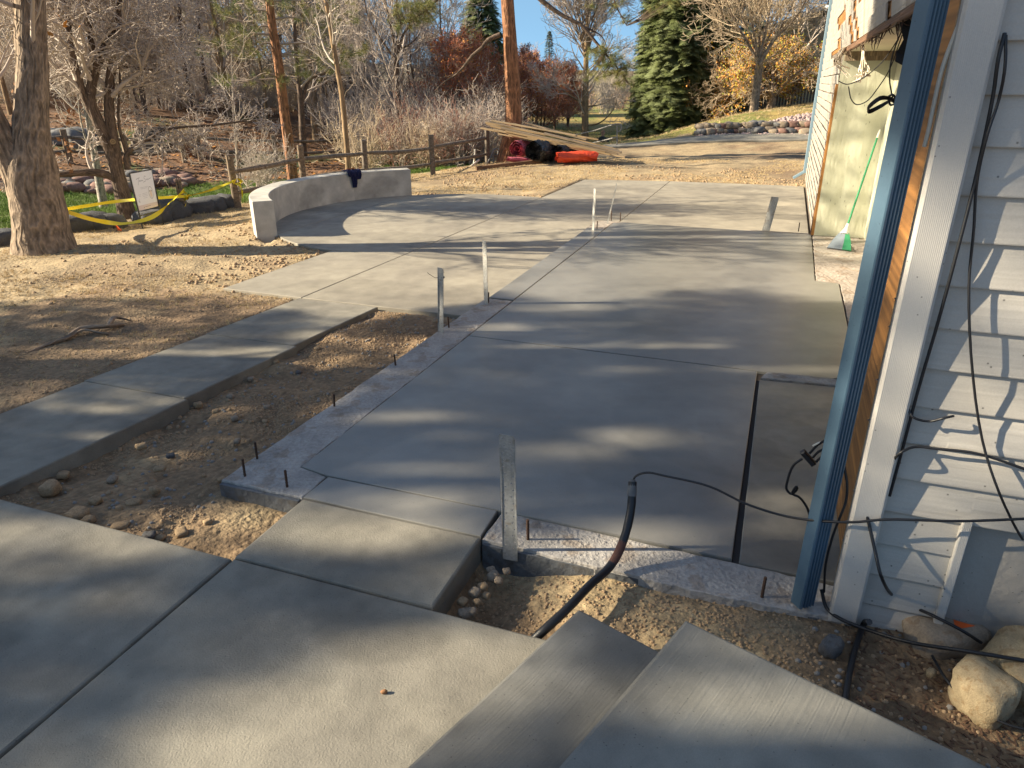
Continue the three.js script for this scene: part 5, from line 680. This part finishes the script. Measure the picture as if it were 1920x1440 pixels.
{ // tall orange-trunked pine behind the lumber
  const t = thing('pine_tree', 'tall orange barked pine with lumber leaning at its base', 'tree'), R = rng(109), d = 22.6, c = curve([onG(far(948, 303, d), -.2), ...Ps([[956, 270], [963, 225], [960, 150], [956, 80], [951, 0], [944, -120], [938, -300], [930, -480]], d)], 30); mesh('trunk', new Buf().tube(c, c.map((_, i) => .29 * (1 - .55 * i / 30) * (1 + .3 * Math.exp(-i * .7))), 44, true, .14, 4, .02).geo(), M.barkPine, t);
  const B = new Buf(), tips = [], br = (pts, r) => { const q = curve(pts, 14); B.tube(q, q.map((_, i) => lerp(r, r * .25, i / 14)), 6, false, .3, 5); return q; }, o = { n: [4, 3], max: 2, wob: .7, up: -.02, rmin: .006 };
  for (const q of br(Ps([[938, 65], [915, 75], [905, 88], [885, 105], [872, 122], [855, 140], [835, 152], [815, 172]], d - .2), .07).filter((_, i) => i > 3)) if (R() < .75) grow(B, R, q, V(R() - .5, -.4 * R(), R() - .5).normalize(), .5, .014, 1, o);
  const b2 = br(Ps([[958, -60], [1000, -14], [1030, 12], [1060, 32], [1090, 47], [1108, 68], [1128, 92], [1150, 118], [1172, 145]], d - .8), .075); br(Ps([[1095, 50], [1112, 58], [1128, 68], [1140, 92]], d - .7), .03); const b3 = br(Ps([[1140, -40], [1155, 10], [1165, 30], [1175, 48]], d - .8), .03), b4 = br(Ps([[940, -70], [830, -10], [800, 18], [775, 35], [755, 44]], d - .6), .06);
  for (const [x, y, w, h, n] of [[1118, 98, 18, 12, 22], [1140, 108, 28, 18, 46], [1152, 130, 26, 16, 40], [1168, 150, 16, 10, 16], [1105, 140, 14, 10, 10], [1150, 12, 16, 10, 8], [1172, 36, 8, 10, 8], [1105, 12, 8, 8, 4], [770, 22, 34, 18, 46], [755, 40, 30, 14, 30], [795, 14, 24, 12, 22], [800, 30, 16, 8, 8], [1240, 12, 30, 10, 14]]) for (let i = 0; i < n; i++) { const p = far(x + (R() - .5) * 2 * w, y + (R() - .5) * 2 * h, d - .8 + (R() - .5) * 1.2); tips.push([p, V(R() - .3, -.2, R() - .5).normalize()]); const near = [...b2, ...b3, ...b4].reduce((a, q) => q.distanceTo(p) < a.distanceTo(p) ? q : a); if (near.distanceTo(p) < 1.4) B.tube([near, near.clone().lerp(p, .5).add(V(0, -.05, 0)), p], [.012, .009, .005], 4); }
  for (let i = 0; i < 90; i++) { const y = -150 - R() * 330, p = far(940 + (R() - .5) * 420, y, d + (R() - .5) * 6), s0 = c.reduce((a, q) => Math.abs(q.y - p.y) < Math.abs(a.y - p.y) ? q : a); B.tube([s0, s0.clone().lerp(p, .5).add(V(0, -.1, 0)), p], [.05, .03, .01], 4); for (let k = 0; k < 9; k++) tips.push([p.clone().add(V((R() - .5) * 1.1, (R() - .5) * .5, (R() - .5) * 1.1)), V(R() - .5, .2, R() - .5).normalize()]); }
  mesh('branches', B.geo(), M.barkDark, t); tufts(t, tips.filter((_, i) => i % 3), .2, M.needleYel, R); tufts(t, tips.filter((_, i) => i % 3 === 0), .2, M.needle, R);
}
{ const t = thing('bare_tree', 'upright bare tree beside the garden handrail', 'tree'), R = rng(110), d = 34; const fan = []; for (let i = 0; i < 11; i++) { const k = (i - 5) / 5; fan.push({ pts: Ps([[1099, 92 + 40 * Math.abs(k) * R()], [1099 + k * 22, 50], [1100 + k * 58, 0], [1102 + k * 100, -70]], d), r: [.05, .012], br: 9, bl: 1.6, t0: .15, ang: .5 }); } bare(t, R, [{ pts: [onG(far(1096, 285, d), -.2), ...Ps([[1097, 240], [1098, 170], [1099, 110], [1101, 50], [1102, 0], [1104, -80]], d)], r: [.19, .05], br: 20, t0: .18, bl: 2.2 }, ...fan, { pts: Ps([[1098, 195], [1070, 180], [1045, 160], [1030, 148]], d), r: [.05, .012], br: 8, bl: 1 }, { pts: Ps([[1100, 236], [1125, 230], [1150, 205], [1160, 175]], d), r: [.045, .012], br: 7, bl: 1 }, { pts: Ps([[1100, 200], [1130, 195], [1155, 182]], d), r: [.04, .012], br: 6, bl: 1 }], { n: [5, 4, 3], max: 3, wob: .3, up: .06, rmin: .007 }, M.barkTan, M.twigGrey); }
{ const t = thing('maple_tree', 'bare upswept tree standing on the grass mound', 'tree'), R = rng(111), d = 36.5, fan = []; for (let i = 0; i < 9; i++) { const k = (i - 4) / 4; fan.push({ pts: Ps([[1424, 122], [1424 + k * 30, 80 - 10 * R()], [1424 + k * 62, 40], [1426 + k * 95, -20], [1426 + k * 110, -90]], d + (R() - .5) * 3), r: [.075, .015], br: 11, bl: 1.7, t0: .15, ang: .75 }); } bare(t, R, [{ pts: [onG(far(1412, 214, d), -.2), ...Ps([[1416, 185], [1421, 145], [1424, 118]], d)], r: [.21, .16], br: 2, t0: .7, bl: 1.6, flare: .2 }, ...fan], { n: [5, 4, 3], max: 3, wob: .4, up: .06, rmin: .007 }, M.barkGrey, M.twigTan); }
{ // yellow-leaved spreading tree
  const t = thing('hawthorn_tree', 'low spreading tree full of yellow and orange leaves', 'tree'), R = rng(112), d = 42, o = { n: [6, 5, 3], max: 3, wob: .5, up: .03, rmin: .006, tips: [] }; const st = [{ pts: [onG(far(1444, 207, d), -.2), ...Ps([[1446, 195], [1449, 182]], d)], r: [.26, .2], br: 1, t0: .9, bl: 1 }]; for (const [x, y, e] of [[1400, 160, -1], [1360, 140, 1], [1500, 150, 1], [1520, 120, -1], [1450, 110, 1], [1420, 120, -2], [1470, 130, 2], [1340, 165, 0], [1380, 120, 2], [1325, 180, 1]]) st.push({ pts: [far(1448, 184, d), far(lerp(1448, x, .5), lerp(184, y, .5) - 6, d + e * .6), far(x, y, d + e)], r: [.10, .03], br: 9, bl: 1.7, t0: .25 }); bare(t, R, st, o, M.barkGrey, M.twigTan);
  const tp = o.tips.map((q) => q[0]).filter((p) => fbm(p.x * .9, p.y * .9 + p.z, 3, 9) > .44); leaves(t, 'yellow_leaves', tp.filter((_, i) => i % 3 === 0), .085, M.leafYel, R, .35); leaves(t, 'orange_leaves', tp.filter((_, i) => i % 3 === 1), .085, M.leafOr, R, .35); leaves(t, 'green_leaves', tp.filter((_, i) => i % 5 === 2), .085, M.leafGr, R, .35); leaves(t, 'brown_leaves', tp.filter((_, i) => i % 5 === 4), .08, M.leafBr, R, .35);
}
// conifers built from drooping sprays of needles
const spray = (() => { const B = new Buf(), R = rng(6); const tw = (o, d, L, n) => { const sd = V(d.z, 0, -d.x).normalize(); for (let i = 0; i < n; i++) { const z = (i + R()) / n, p = o.clone().addScaledVector(d, z * L).add(V(0, -.12 * z * z * L, 0)); for (const e of [-1, 1]) { const f = p.clone().addScaledVector(sd, e * (.085 + .05 * R())).addScaledVector(d, .06 + .05 * R()).add(V(0, .06 * (R() - .4), 0)); B.face(p.clone().addScaledVector(d, -.035), p.clone().addScaledVector(d, .035), f); } } }; tw(V(0, 0, 0), V(0, 0, 1), 1, 11); for (let k = 0; k < 4; k++) for (const e of [-1, 1]) { const z = .12 + k * .2; tw(V(0, -.1 * z * z, z), V(e * .75, -.12 + .3 * (R() - .5), .62).normalize(), .42 * (1 - z * .55), 5); } return B.geo(); })();
function conifer(t, R, base, H, rad, n, m1, m2, trunkM, power = 1) {
  const T = new Buf(); T.tube([base, base.clone().add(V(0, H * .5, 0)), base.clone().add(V(0, H, 0))], [rad * .09, rad * .05, .02], 8, true); mesh('trunk', T.geo(), trunkM, t); const la = [[], []], M4 = new THREE.Matrix4(), q = new THREE.Quaternion();
  const lobes = Array.from({ length: 40 }, () => [R() * 6.283, R(), .75 + .45 * R()]);
  for (let i = 0; i < n; i++) { const f = Math.pow(R(), .85), y = f * H, a = R() * 6.283; let k = .86; for (const [la2, ly, s] of lobes) { const da = Math.abs(((a - la2 + 9.42) % 6.283) - 3.14159); if (da < .35 && Math.abs(f - ly) < .07) k = Math.max(k, s); } const r = rad * Math.pow(1 - f, power) * k + .15, s = lerp(.55, .95, R()) * clamp(r * .55, .4, .95), rr = r * (.35 + .65 * Math.sqrt(R())); const p = base.clone().add(V(Math.cos(a) * (rr - s * .5), y + .2 - rr * .12, Math.sin(a) * (rr - s * .5))); q.setFromEuler(new THREE.Euler(.25 + .5 * R() - .2, -a + Math.PI / 2 + (R() - .5) * .9, (R() - .5) * .8, 'YXZ')); la[R() < .6 ? 0 : 1].push(M4.compose(p, q, V(s, s, s)).clone()); }
  la.forEach((l, i) => { const im = new THREE.InstancedMesh(spray, i ? m2 : m1, l.length); l.forEach((mm, k) => im.setMatrixAt(k, mm)); im.name = 'foliage'; im.userData.kind = 'stuff'; im.castShadow = im.receiveShadow = true; t.add(im); });
}
{ const R = rng(120); const b = onG(far(1262, 250, 44), -.3); conifer(thing('spruce_tree', 'large dense green spruce beside the mound', 'tree'), R, b, 18, 2.95, 17000, M.spruce, M.needle, M.barkDark, .55);
  conifer(thing('spruce_tree', 'dark spruce half hidden behind the maple and yellow tree', 'tree'), R, onG(far(1350, 235, 52), -.3), 16, 3.2, 5000, M.spruceDark, M.spruceDark, M.barkDark, .6);
  conifer(thing('juniper_tree', 'rounded green conifer top showing left of pine trunk', 'tree'), R, onG(far(905, 205, 62), -.5), 9.3, 2.8, 3600, M.needle, M.spruce, M.barkDark, .45);
  conifer(thing('spruce_tree', 'tall dark conifer behind the tan leaning tree', 'tree'), R, onG(far(625, 220, 50), -.3), 13, 2.6, 4200, M.spruceDark, M.spruceDark, M.barkDark, .6);
  conifer(thing('spruce_tree', 'narrow pointed dark conifer between the bare trees', 'tree'), R, onG(far(684, 215, 52), -.3), 8.0, 1.2, 1500, M.spruceDark, M.spruceDark, M.barkDark, .9);
  conifer(thing('spruce_tree', 'small dark conifer far beyond the valley lawn', 'tree'), R, onG(far(1028, 190, 90), -.3), 7.5, 1.5, 900, M.spruceDark, M.spruceDark, M.barkDark, .9); }
// bare trees of the thicket: five shapes, cloned
{
  const protos = [], gr = 'bare trees in the thicket beyond the fence', lb = 'leafless grey brown tree in the thicket beyond the fence', R0 = rng(130);
  for (let k = 0; k < 5; k++) { const g = new THREE.Group(), R = rng(131 + k), H = 5.5 + R() * 2.5, lean = (R() - .5) * 1.2; bare(g, R, [{ pts: [V(0, -.4, 0), V(lean * .15, H * .3, .1), V(lean * .4, H * .65, -.1), V(lean, H, .1)], r: [.11, .02], br: 15, t0: .18, bl: 2.3, sides: 7, n: 10, ang: .8 }], { n: [6, 5, 3], max: 3, wob: .45, up: .07, rmin: .007, ratio: .55 }, [M.barkDark, M.barkTan][k % 2], [M.twigGrey, M.twigTan, M.twigPale, M.twigGrey, M.twigBrown][k]); protos.push(g); }
  const spots = [[-40, 265, 33], [30, 250, 36], [95, 215, 38], [150, 190, 42], [260, 235, 35], [300, 215, 38], [345, 200, 40], [395, 205, 39], [430, 215, 37], [480, 200, 42], [520, 190, 46], [600, 235, 36], [610, 200, 44], [690, 245, 34], [780, 250, 33], [820, 225, 42], [655, 235, 38], [672, 225, 44], [760, 215, 46], [800, 215, 52], [845, 222, 44], [590, 250, 33], [630, 225, 40], [240, 205, 40], [275, 225, 36], [365, 215, 38], [415, 190, 43], [575, 225, 38], [615, 215, 42], [710, 225, 40], [735, 235, 37], [770, 225, 42], [840, 240, 36], [680, 205, 50], [330, 190, 44], [450, 185, 46], [500, 225, 37], [170, 225, 36], [60, 215, 40], [540, 215, 40], [560, 190, 55], [470, 165, 55], [400, 155, 56], [280, 160, 52], [210, 150, 54], [110, 150, 52], [20, 160, 48], [-60, 180, 45], [200, 215, 37], [1180, 215, 62], [1150, 205, 75], [990, 210, 80], [870, 205, 76], [1480, 185, 50], [1530, 180, 52], [320, 130, 60], [60, 130, 58]];
  spots.forEach(([px, py, d], i) => { const g = protos[i % 5], o = i < 5 ? g : g.clone(); o.name = numbered('thicket_tree'); scene.add(o); tag(o, lb, 'tree', gr); o.position.copy(onG(far(px, py, d))); o.rotation.y = R0() * 6.28; const s = (px > 860 && px < 1300 ? .55 + .25 * R0() : px > 640 && px < 860 ? .75 + .3 * R0() : .9 + .5 * R0()); o.scale.set(s, s * (.9 + .2 * R0()), s); });
}
{ // red-berried crab apples behind the pine
  const gr = 'rusty red berried trees beyond the fence end', R = rng(140); let proto;
  [[868, 262, 33], [905, 250, 38], [845, 235, 40], [1010, 245, 42], [1040, 240, 46], [985, 235, 50], [930, 225, 52], [1065, 232, 50], [890, 225, 48]].forEach(([px, py, d], i) => { let g; if (!proto) { proto = g = new THREE.Group(); const o = { n: [7, 5, 3], max: 3, wob: .5, up: .08, rmin: .007, tips: [] }; bare(g, R, [-1, -.3, .4, 1].map((k) => ({ pts: [V(k * .1, -.3, 0), V(k * .35, 1.2, k * .2), V(k * 1.0, 2.8, -k * .3), V(k * 1.3, 4.2, 0)], r: [.08, .02], br: 12, t0: .2, bl: 1.6, n: 8, sides: 6 })), o, M.barkDark, M.twigRed); leaves(g, 'berries', o.tips.filter(() => R() < .3).map((q) => q[0]), .07, M.leafRed, R, .12); leaves(g, 'russet_leaves', o.tips.filter(() => R() < .08).map((q) => q[0]), .08, M.leafOr, R, .2); } else g = proto.clone(); g.name = numbered('crabapple_tree'); scene.add(g); tag(g, 'rusty red fruited tree beyond the fence end', 'tree', gr); g.position.copy(onG(far(px, py, d))); g.rotation.y = R() * 6.28; const s = .62 + .25 * R(); g.scale.set(s, s, s); });
}
{ // brush: twiggy shrubs too dense to count
  const R = rng(150), mk = (m, seed, h) => { const B = new Buf(), Q = rng(seed); for (let i = 0; i < 16; i++) { const a = Q() * 6.28, e = .2 + .5 * Q(); grow(B, Q, V(Math.cos(a) * .15, 0, Math.sin(a) * .15), V(Math.cos(a) * e, 1, Math.sin(a) * e).normalize(), h * (.6 + .6 * Q()), .014, 0, { n: [6, 4], max: 2, wob: .55, up: .03, rmin: .0045, ratio: .52, ang: .75 }); } return [B.geo(), m]; };
  const kinds = [mk(M.twigGrey, 1, 1.4), mk(M.twigTan, 2, 1.2), mk(M.twigRed, 3, 1.3), mk(M.twigPale, 4, 1.1), mk(M.twigBrown, 5, 1.5)], lists = kinds.map(() => []);
  const areas = [[640, 960, 255, 318, 23.5, 34, 62, [0, 1, 4, 0, 2]], [700, 960, 205, 260, 34, 55, 75, [0, 1, 2, 3, 2]], [330, 660, 190, 235, 37, 46, 32, [0, 1, 4, 0, 3]], [-60, 330, 150, 215, 37, 52, 55, [0, 4, 4, 1, 3]], [960, 1180, 205, 225, 60, 80, 26, [0, 1, 2, 0, 2]], [470, 560, 345, 330, 19.5, 20.5, 2, [1, 3, 0, 1, 1]], [820, 910, 300, 310, 24, 25.5, 12, [1, 2, 0, 2, 3]], [300, 700, 120, 185, 46, 62, 60, [0, 0, 1, 4, 3]]];
  for (const [x0, x1, y0, y1, d0, d1, n, ks] of areas) for (let i = 0; i < n; i++) { const f = R(), d = lerp(d1, d0, f), p = onG(far(lerp(x0, x1, R()), lerp(y0, y1, f), d), -.05), s = (.55 + .75 * R()); lists[ks[R() * 5 | 0]].push(new THREE.Matrix4().compose(p, new THREE.Quaternion().setFromAxisAngle(V(0, 1, 0), R() * 6.28), V(s, s * (.8 + .5 * R()), s))); }
  lists.forEach((l, i) => { const im = new THREE.InstancedMesh(kinds[i][0], kinds[i][1], l.length); l.forEach((m, k) => im.setMatrixAt(k, m)); im.name = numbered('brush'); im.castShadow = im.receiveShadow = true; scene.add(im); im.userData.kind = 'stuff'; tag(im, ['grey', 'tan', 'reddish', 'pale', 'dark brown'][i] + ' twiggy brush filling the thicket beyond the fence', 'brush'); });
}
// small scattered matter: grass, straw, fallen leaves, clods
function scatter(name, geo, m, n, seed, pick, size, label, cat, flat) { const R = rng(seed), im = new THREE.InstancedMesh(geo, m, n), q = new THREE.Quaternion(), M4 = new THREE.Matrix4(); for (let i = 0; i < n; i++) { let p = null, k = 0; while (!p && k++ < 200) p = pick(R); if (!p) p = V(0, -5, 0); q.setFromEuler(flat ? new THREE.Euler((R() - .5) * .7 + (flat > 1 ? 1.5 : 0), R() * 6.28, (R() - .5) * .7, 'YXZ') : new THREE.Euler(R() * 6.28, R() * 6.28, R() * 6.28)); const s = size * (.5 + R()); M4.compose(p, q, V(s, s, s)); im.setMatrixAt(i, M4); } im.name = numbered(name); im.castShadow = im.receiveShadow = true; im.userData.kind = 'stuff'; scene.add(im); tag(im, label, cat); return im; }
const blades = (() => { const B = new Buf(), R = rng(2); for (let i = 0; i < 9; i++) { const a = R() * 6.28, r = .5 * R(), o = V(Math.cos(a) * r, 0, Math.sin(a) * r), s = V(R() - .5, 0, R() - .5).normalize().multiplyScalar(.06), d = V((R() - .5) * 1.2, .6 + .6 * R(), (R() - .5) * 1.2); B.face(o.clone().sub(s), o.clone().add(s), o.clone().add(d)); } return B.geo(); })();
const polyPick = (P, extra) => { const xs = P.map((p) => p[0]), zs = P.map((p) => p[1]), x0 = Math.min(...xs), x1 = Math.max(...xs), z0 = Math.min(...zs), z1 = Math.max(...zs); return (R) => { const x = lerp(x0, x1, R()), z = lerp(z0, z1, R()); if (!inPoly(x, z, P) || (extra && !extra(x, z))) return null; return onG(V(x, 0, z)); }; };
scatter('lawn_grass', blades, M.grass, 16000, 161, polyPick(ZONE.lawn, (x, z) => x > -14), .07, 'short green grass of the lower lawn', 'grass', 1);
scatter('leaf_litter', leafGeo, M.leafBr, 16000, 162, polyPick(ZONE.leaves, (x, z) => Math.hypot(x, z) < 36 && x > -24), .11, 'brown fallen leaves covering the far slope', 'leaf litter', 2);
scatter('leaf_litter', leafGeo, M.leafOr, 3500, 163, polyPick(ZONE.leaves, (x, z) => Math.hypot(x, z) < 34 && x > -24), .10, 'orange fallen leaves scattered on the far slope', 'leaf litter', 2);
scatter('mound_grass', blades, M.straw, 9000, 164, polyPick(ZONE.yellow, (x, z) => Math.hypot(x, z) < 48 && !inPoly(x, z, ZONE.gravel)), .07, 'dry yellow grass on the mound and valley lawn', 'grass', 1);
scatter('mound_gravel', smoothRock(3, 0), M.pinkGrit, 2600, 165, polyPick(ZONE.gravel), .055, 'pinkish gravel on the slope above the stone edging', 'gravel');
const dirtPick = (u0, u1, w0, w1, dens) => (R) => { const u = lerp(u0, u1, R()), w = lerp(w0, w1, R()); if (paving(u, w)[0] > -.01) return null; const p = uw(u, w); if (dens && fbm(p.x * dens, p.z * dens, 3, 300) < .46) return null; return onG(p); };
scatter('straw', blades, M.straw, 22000, 166, (R) => { const r = R(), p = uw(lerp(1, 22, R()), lerp(-12, 2, R())); const u = toU(p.x, p.z), w = toW(p.x, p.z); if (paving(u, w)[0] > -.04 || (u < 6.2 && w > -3.8) || (u < 4.5 && R() < .8) || p.z < -27) return null; if (w > .4 && u < 18) return null; if (inPoly(p.x, p.z, ZONE.lawn)) return null; return fbm(p.x * .9, p.z * .9, 3, 310) > .42 ? onG(p, -.004) : null; }, .03, 'flattened dead grass on the bare yard soil', 'dead grass', 1);
const chip = smoothRock(5, 0), crumb = smoothRock(7, 1);
scatter('soil_crumbs', crumb, M.crumb, 4200, 167, dirtPick(2.08, 6.2, -3.74, -2.6, 2.5), .0055, 'crumbs of clay soil in the planting bed', 'soil'); scatter('soil_crumbs', crumb, M.crumb, 1300, 168, dirtPick(2.08, 2.62, -1.12, .4, 0), .006, 'crumbs of clay soil before the footing', 'soil'); scatter('soil_crumbs', crumb, M.crumb, 4500, 169, dirtPick(2, 9, -9, -4.6, 1.2), .0065, 'crumbs of clay soil left of the side walk', 'soil');
scatter('clods', smoothRock(4, 2), M.crumb, 170, 175, dirtPick(2.08, 6.2, -3.74, -2.6, 1.8), .013, 'lumps of clay soil in the planting bed', 'soil'); scatter('clods', smoothRock(4, 2), M.crumb, 260, 176, dirtPick(2, 9, -9, -4.6, .8), .015, 'lumps of clay soil left of the side walk', 'soil'); scatter('gravel', chip, M.grit, 380, 170, dirtPick(2.08, 6.2, -3.74, -2.6, 0), .010, 'grey gravel bits in the planting bed', 'gravel'); scatter('gravel', chip, M.grit, 220, 171, dirtPick(.9, 2.64, .3, 1.8, 0), .009, 'grey gravel in the dark soil by the house', 'gravel'); scatter('wood_mulch', new THREE.BoxGeometry(2.6, .35, .5), M.mulch, 2600, 172, dirtPick(1.6, 2.66, .5, 1.9, 0), .010, 'brown bark mulch along the house wall', 'mulch', 1); scatter('clods', crumb, M.crumb, 1600, 173, dirtPick(6.2, 20, -9, 1, 1), .02, 'earth clods on the yard behind the patio', 'soil');
scatter('soil_crumbs', crumb, M.crumb, 1100, 174, dirtPick(.8, 2.62, -.4, .9, 0), .006, 'crumbs of damp soil beside the landing', 'soil');
// pines left of the view shade the foreground; their crowns have gaps where the sun comes through to the patches of light that the photograph shows
const GAPS = [[190, 1005, 250, 38], [100, 1133, 170, 7], [800, 1245, 210, 44], [690, 1330, 140, 24], [660, 1000, 190, 34], [760, 930, 130, 20], [800, 885, 120, 13], [745, 782, 100, 9], [1040, 840, 75, 10], [1180, 815, 85, 15], [1127, 690, 60, 8], [985, 658, 100, 8], [1225, 655, 120, 8], [920, 615, 55, 6], [1430, 682, 150, 11], [130, 752, 70, 6], [155, 803, 70, 6], [310, 735, 60, 6], [460, 672, 42, 4], [560, 613, 75, 4], [395, 643, 36, 4], [40, 895, 60, 12], [330, 950, 200, 40], [560, 740, 60, 22], [690, 620, 70, 20], [640, 690, 45, 12], [1010, 1100, 34, 36], [1050, 1022, 90, 18], [1190, 1000, 85, 18], [1450, 935, 80, 16], [1440, 985, 60, 12], [1640, 1415, 170, 75, .34], [1075, 1295, 80, 26, .17], [1215, 1195, 34, 16], [1800, 1330, 60, 30]].map(([cx, cy, rx, ry, h = 0]) => { const c = at(cx, cy, h), e = at(cx + rx, cy, h), a = at(cx, cy - ry, h), b = at(cx, cy + ry, h); return [c.x + h / Math.tan(SUN_EL), c.z, e.x - c.x + .1, Math.abs(a.z - b.z) / 2 + Math.min(.06, .01 + Math.abs(a.z - b.z) * .3)]; });
const WALL_GAPS = [[.62, .66, .40, .40]]; // low on the end wall: across, height, half sizes in metres
function sunny(p) { // does the shadow of this point fall where the sun should reach?
  const t = p.y / SUN.y, gx = p.x - SUN.x * t, gz = p.z - SUN.z * t, u = toU(gx, gz), w = toW(gx, gz);
  if (u > 2.64 && w > .43) { const pu = toU(p.x, p.z), du = -toU(SUN.x, SUN.z), k = (2.64 - pu) / du, hy = p.y - SUN.y * k, hw = toW(p.x - SUN.x * k, p.z - SUN.z * k); if (pu < 2.64 && hy > 0 && hw > .4) { if (hw > 4 || hy > 2.6) return false; return WALL_GAPS.some(([a, b, c, d]) => ((hw - a) / c) ** 2 + ((hy - b) / d) ** 2 < 1); } }
  const edge = gx < -2.4 ? -7.4 : gx < -.6 ? -6.85 : -7.0; if (gz < edge + .25 * Math.sin(gx * 2.3)) return true;
  return GAPS.some(([a, b, c, d]) => ((gx - a) / c) ** 2 + ((gz - b) / d) ** 2 < 1);
}
[[-11, -5.2, 26, 2.7, 'short pine outside the picture nearest the side walk'], [-14, -5.0, 34, 3.0, 'big pine outside the picture shading the side walk'], [-15.5, -1.2, 36, 2.7, 'pine outside the picture shading the front walk'], [-19, -3.2, 34, 3.0, 'pine outside the picture between the two near ones'], [-20, 2.0, 30, 3.2, 'pine outside the picture shading the steps']].forEach(([x, z, n, rad, label], id) => {
  const t = thing('pine_tree', label, 'tree'), R = rng(191 + id), base = onG(V(x, 0, z), -.2), tips = [], B = new Buf(), k0 = (-14 - x) * .456, c = curve([base, base.clone().add(V(.1, 5, 0)), base.clone().add(V(0, 10, .1)), base.clone().add(V(.1, 12.5 + k0, 0))], 20); mesh('trunk', new Buf().tube(c, c.map((_, i) => lerp(.20, .03, i / 20)), 12, true, .15, 3).geo(), M.barkPine, t);
  for (let i = 0; i < n; i++) { const f = (i + R()) / n, y = lerp((id ? 2.6 : 1.7) + Math.max(0, k0 * .8), 12 + k0, f), L = lerp(rad, 1.0, Math.pow(f, 1.5)) * (.5 + .5 * R()), a = i * 2.4 + R() * .8, s0 = V(base.x, y, base.z), e = s0.clone().add(V(Math.cos(a) * L, .1 + .3 * R(), Math.sin(a) * L)), w = .6 + .5 * R(); let any = 0;
    for (let k = 0; k < 300; k++) { const q = R() * 6.283, r = Math.sqrt(R()) * w, p = s0.clone().lerp(e, .8).add(V(Math.cos(q) * r, (R() - .5) * .4, Math.sin(q) * r)); if (sunny(p) && R() < .97) continue; any++; tips.push([p, V(Math.cos(a), .3, Math.sin(a))]); }
    if (any > 20) B.tube([s0, s0.clone().lerp(e, .5).add(V(0, -.12, 0)), e], [.04, .025, .01], 4); }
  mesh('branches', B.geo(), M.barkDark, t); tufts(t, tips, .15, M.needle, R);
});
renderer.render(scene, camera);
